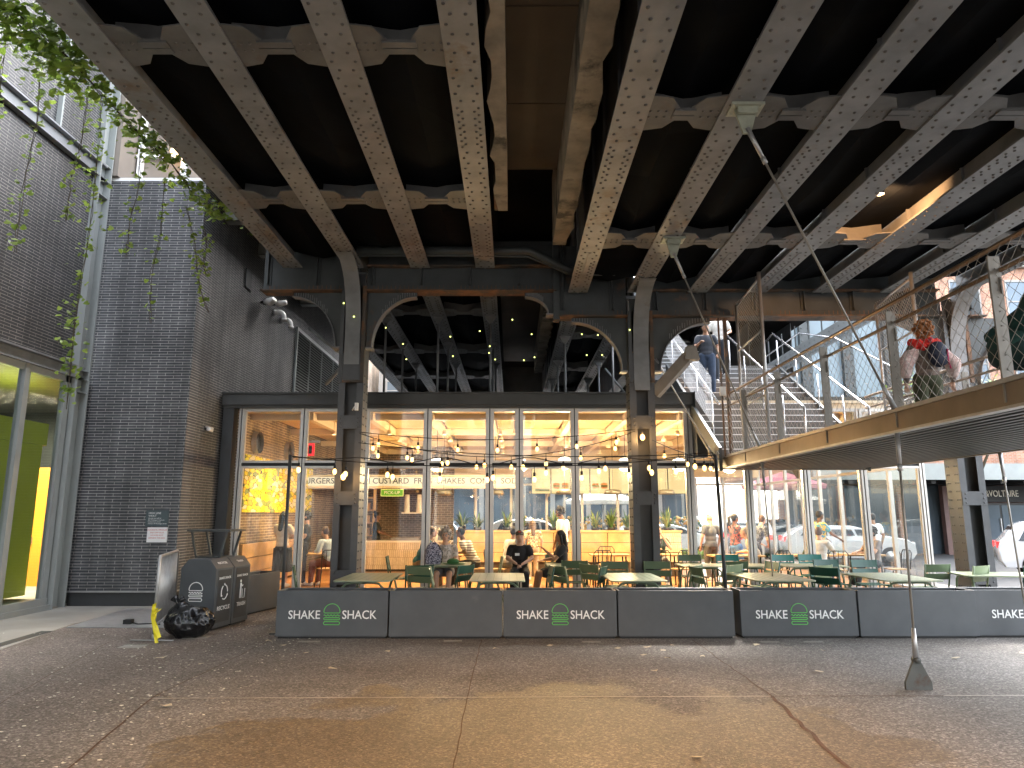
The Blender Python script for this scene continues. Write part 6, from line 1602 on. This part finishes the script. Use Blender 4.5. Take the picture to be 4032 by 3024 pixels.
person('person in a bright patterned shirt standing near the end glass', (8.1, 19.0, .03), -80, 'stand', 'd', 'k', 'short', printmat('bright_print', (.05, .3, .5), (.7, .5, .05), 8), F('denim_long', (.05, .08, .12)), 'short', 'long', [((-.26, .1, 1.14), (-.2, .3, 1.0)), ((.26, .15, 1.14), (.22, .38, 1.02))], s=1.02)
person('pedestrian in a white shirt and dark shorts beyond the end glass', (9.9, 19.8, 0), 10, 'stand', 'm', 'k', 'short', F('ped_white', (.7, .7, .68)), F('ped_shorts', (.05, .05, .06)), 'short', 'short')
# on the stairs and the landing
ZS = lambda y: 2.75 + math.floor((y - 13.5) / GO + 1) * RI
person('man in a dark polo and jeans walking down the left of the stairs', (4.6, 16.35, ZS(16.35)), 170, 'stand', 'm', 'k', 'short', F('dark_polo', (.03, .035, .045)), F('stair_jeans', (.03, .05, .09)), 'short', 'long', [((-.27, .0, 1.13), (-.25, .16, .93)), ((.26, .1, 1.12), (.16, .32, 1.18))], feet=[(-.1, .10, -.08), (.1, -.08, .09)])
person('man in a white polo walking down the stairs behind the rusty post', (5.1, 16.95, ZS(16.95)), 165, 'stand', 'm', 'k', 'short', F('white_polo', (.6, .58, .52)), F('dark_trousers', (.035, .04, .05)), 'short', 'long', [((-.27, .04, 1.13), (-.2, .26, 1.05)), ((.27, .0, 1.12), (.27, .06, .9))], feet=[(-.1, -.08, .09), (.1, .10, -.08)])
def scarf(o, hd, nk, ch, hip, arms):
    b = MB(); rr = random.Random(3)
    for k in range(22):
        a = 6.283 * k / 22; b.ell(nk + Vector((.185 * math.cos(a), .10 * math.sin(a) - .02, -.04 + rr.uniform(-.04, .05))), (.06, .055, .07), 7, 5)
    b.build('scarf', mat('red_scarf', (.75, .03, .02), .75, 0, .2, 20, .002), o)
    b = MB()
    for i, sx in enumerate((-1, 1)):
        e = Vector(arms[i][0]); s0 = nk + Vector((sx * .17, -.01, -.12)); wr = Vector(arms[i][1])
        limb(b, [s0, e, e.lerp(wr, .55)], [.085, .105, .075])
    remesh(b, 'billowing_sleeves', printmat('pink_sleeve', (.62, .42, .38), (.78, .62, .58), 14), o, .013)
    t = empty('daypack', o.location, 0, 'small navy backpack with a pink strap on the woman with the red scarf', 'backpack')
    MB().ell((.07, -.19, 1.20), (.14, .09, .19), 14, 10).ell((.07, -.25, 1.12), (.11, .05, .10), 12, 8).build('pack', mat('navy_pack', (.02, .025, .05), .7), t)
    MB().tube([(.0, -.16, 1.38), (-.02, -.22, 1.44), (-.04, -.16, 1.38)], .01, 6).tube([(.16, -.26, 1.26), (.14, -.29, 1.08), (.18, -.26, .98)], .012, 6).build('strap', mat('pink_strap', (.6, .05, .15), .7), t)
person('woman with auburn curls and a red scarf standing on the raised landing, seen from behind', (5.95, 9.95, 2.72), -4, 'stand', 'l', 'r', 'bigcurly', printmat('brown_blouse', (.13, .10, .085), (.22, .16, .13), 6), F('olive_shorts', (.07, .075, .04)), 'long', 'short', [((-.31, -.03, 1.12), (-.31, .0, .84)), ((.36, -.03, 1.12), (.37, .04, .86))], s=.98, vox=.011, extra=scarf)
person('person in a dark green shirt sitting at the landing edge, cut off by the frame', (4.68, 6.5, 2.50), -88, 'sit', 'l', 'b', 'short', F('forest_shirt', (.015, .06, .05)), F('dark_trousers2', (.02, .05, .045)), 'long', 'long', [((-.3, .1, .75), (-.2, .35, .7)), ((.3, .1, .75), (.2, .35, .7))], lean=.95, s=1.25, vox=.014, feet=[(-.14, .55, .12), (.14, .5, .12)])
# projected yellow-green laser specks, added as small glowing beads
t = None
rr = random.Random(21); M['speck'] = emis('yellow_speck', (.75, .85, .2), .5)
for i in range(26):
    x = rr.uniform(-3.9, 3.2); z = rr.uniform(4.9, 6.0); y = 13.12 if (x < -2.8 or 2.2 < x < 2.75) else rr.uniform(14.2, 15.2)
    o = MB().ell((0, 0, 0), .014, 6, 4).build('laser_speck', M['speck']); o.location = (x, y, z); tag(o, 'tiny glowing bead standing for a projected yellow green laser speck', 'light speck', 'projected light specks among the arches')
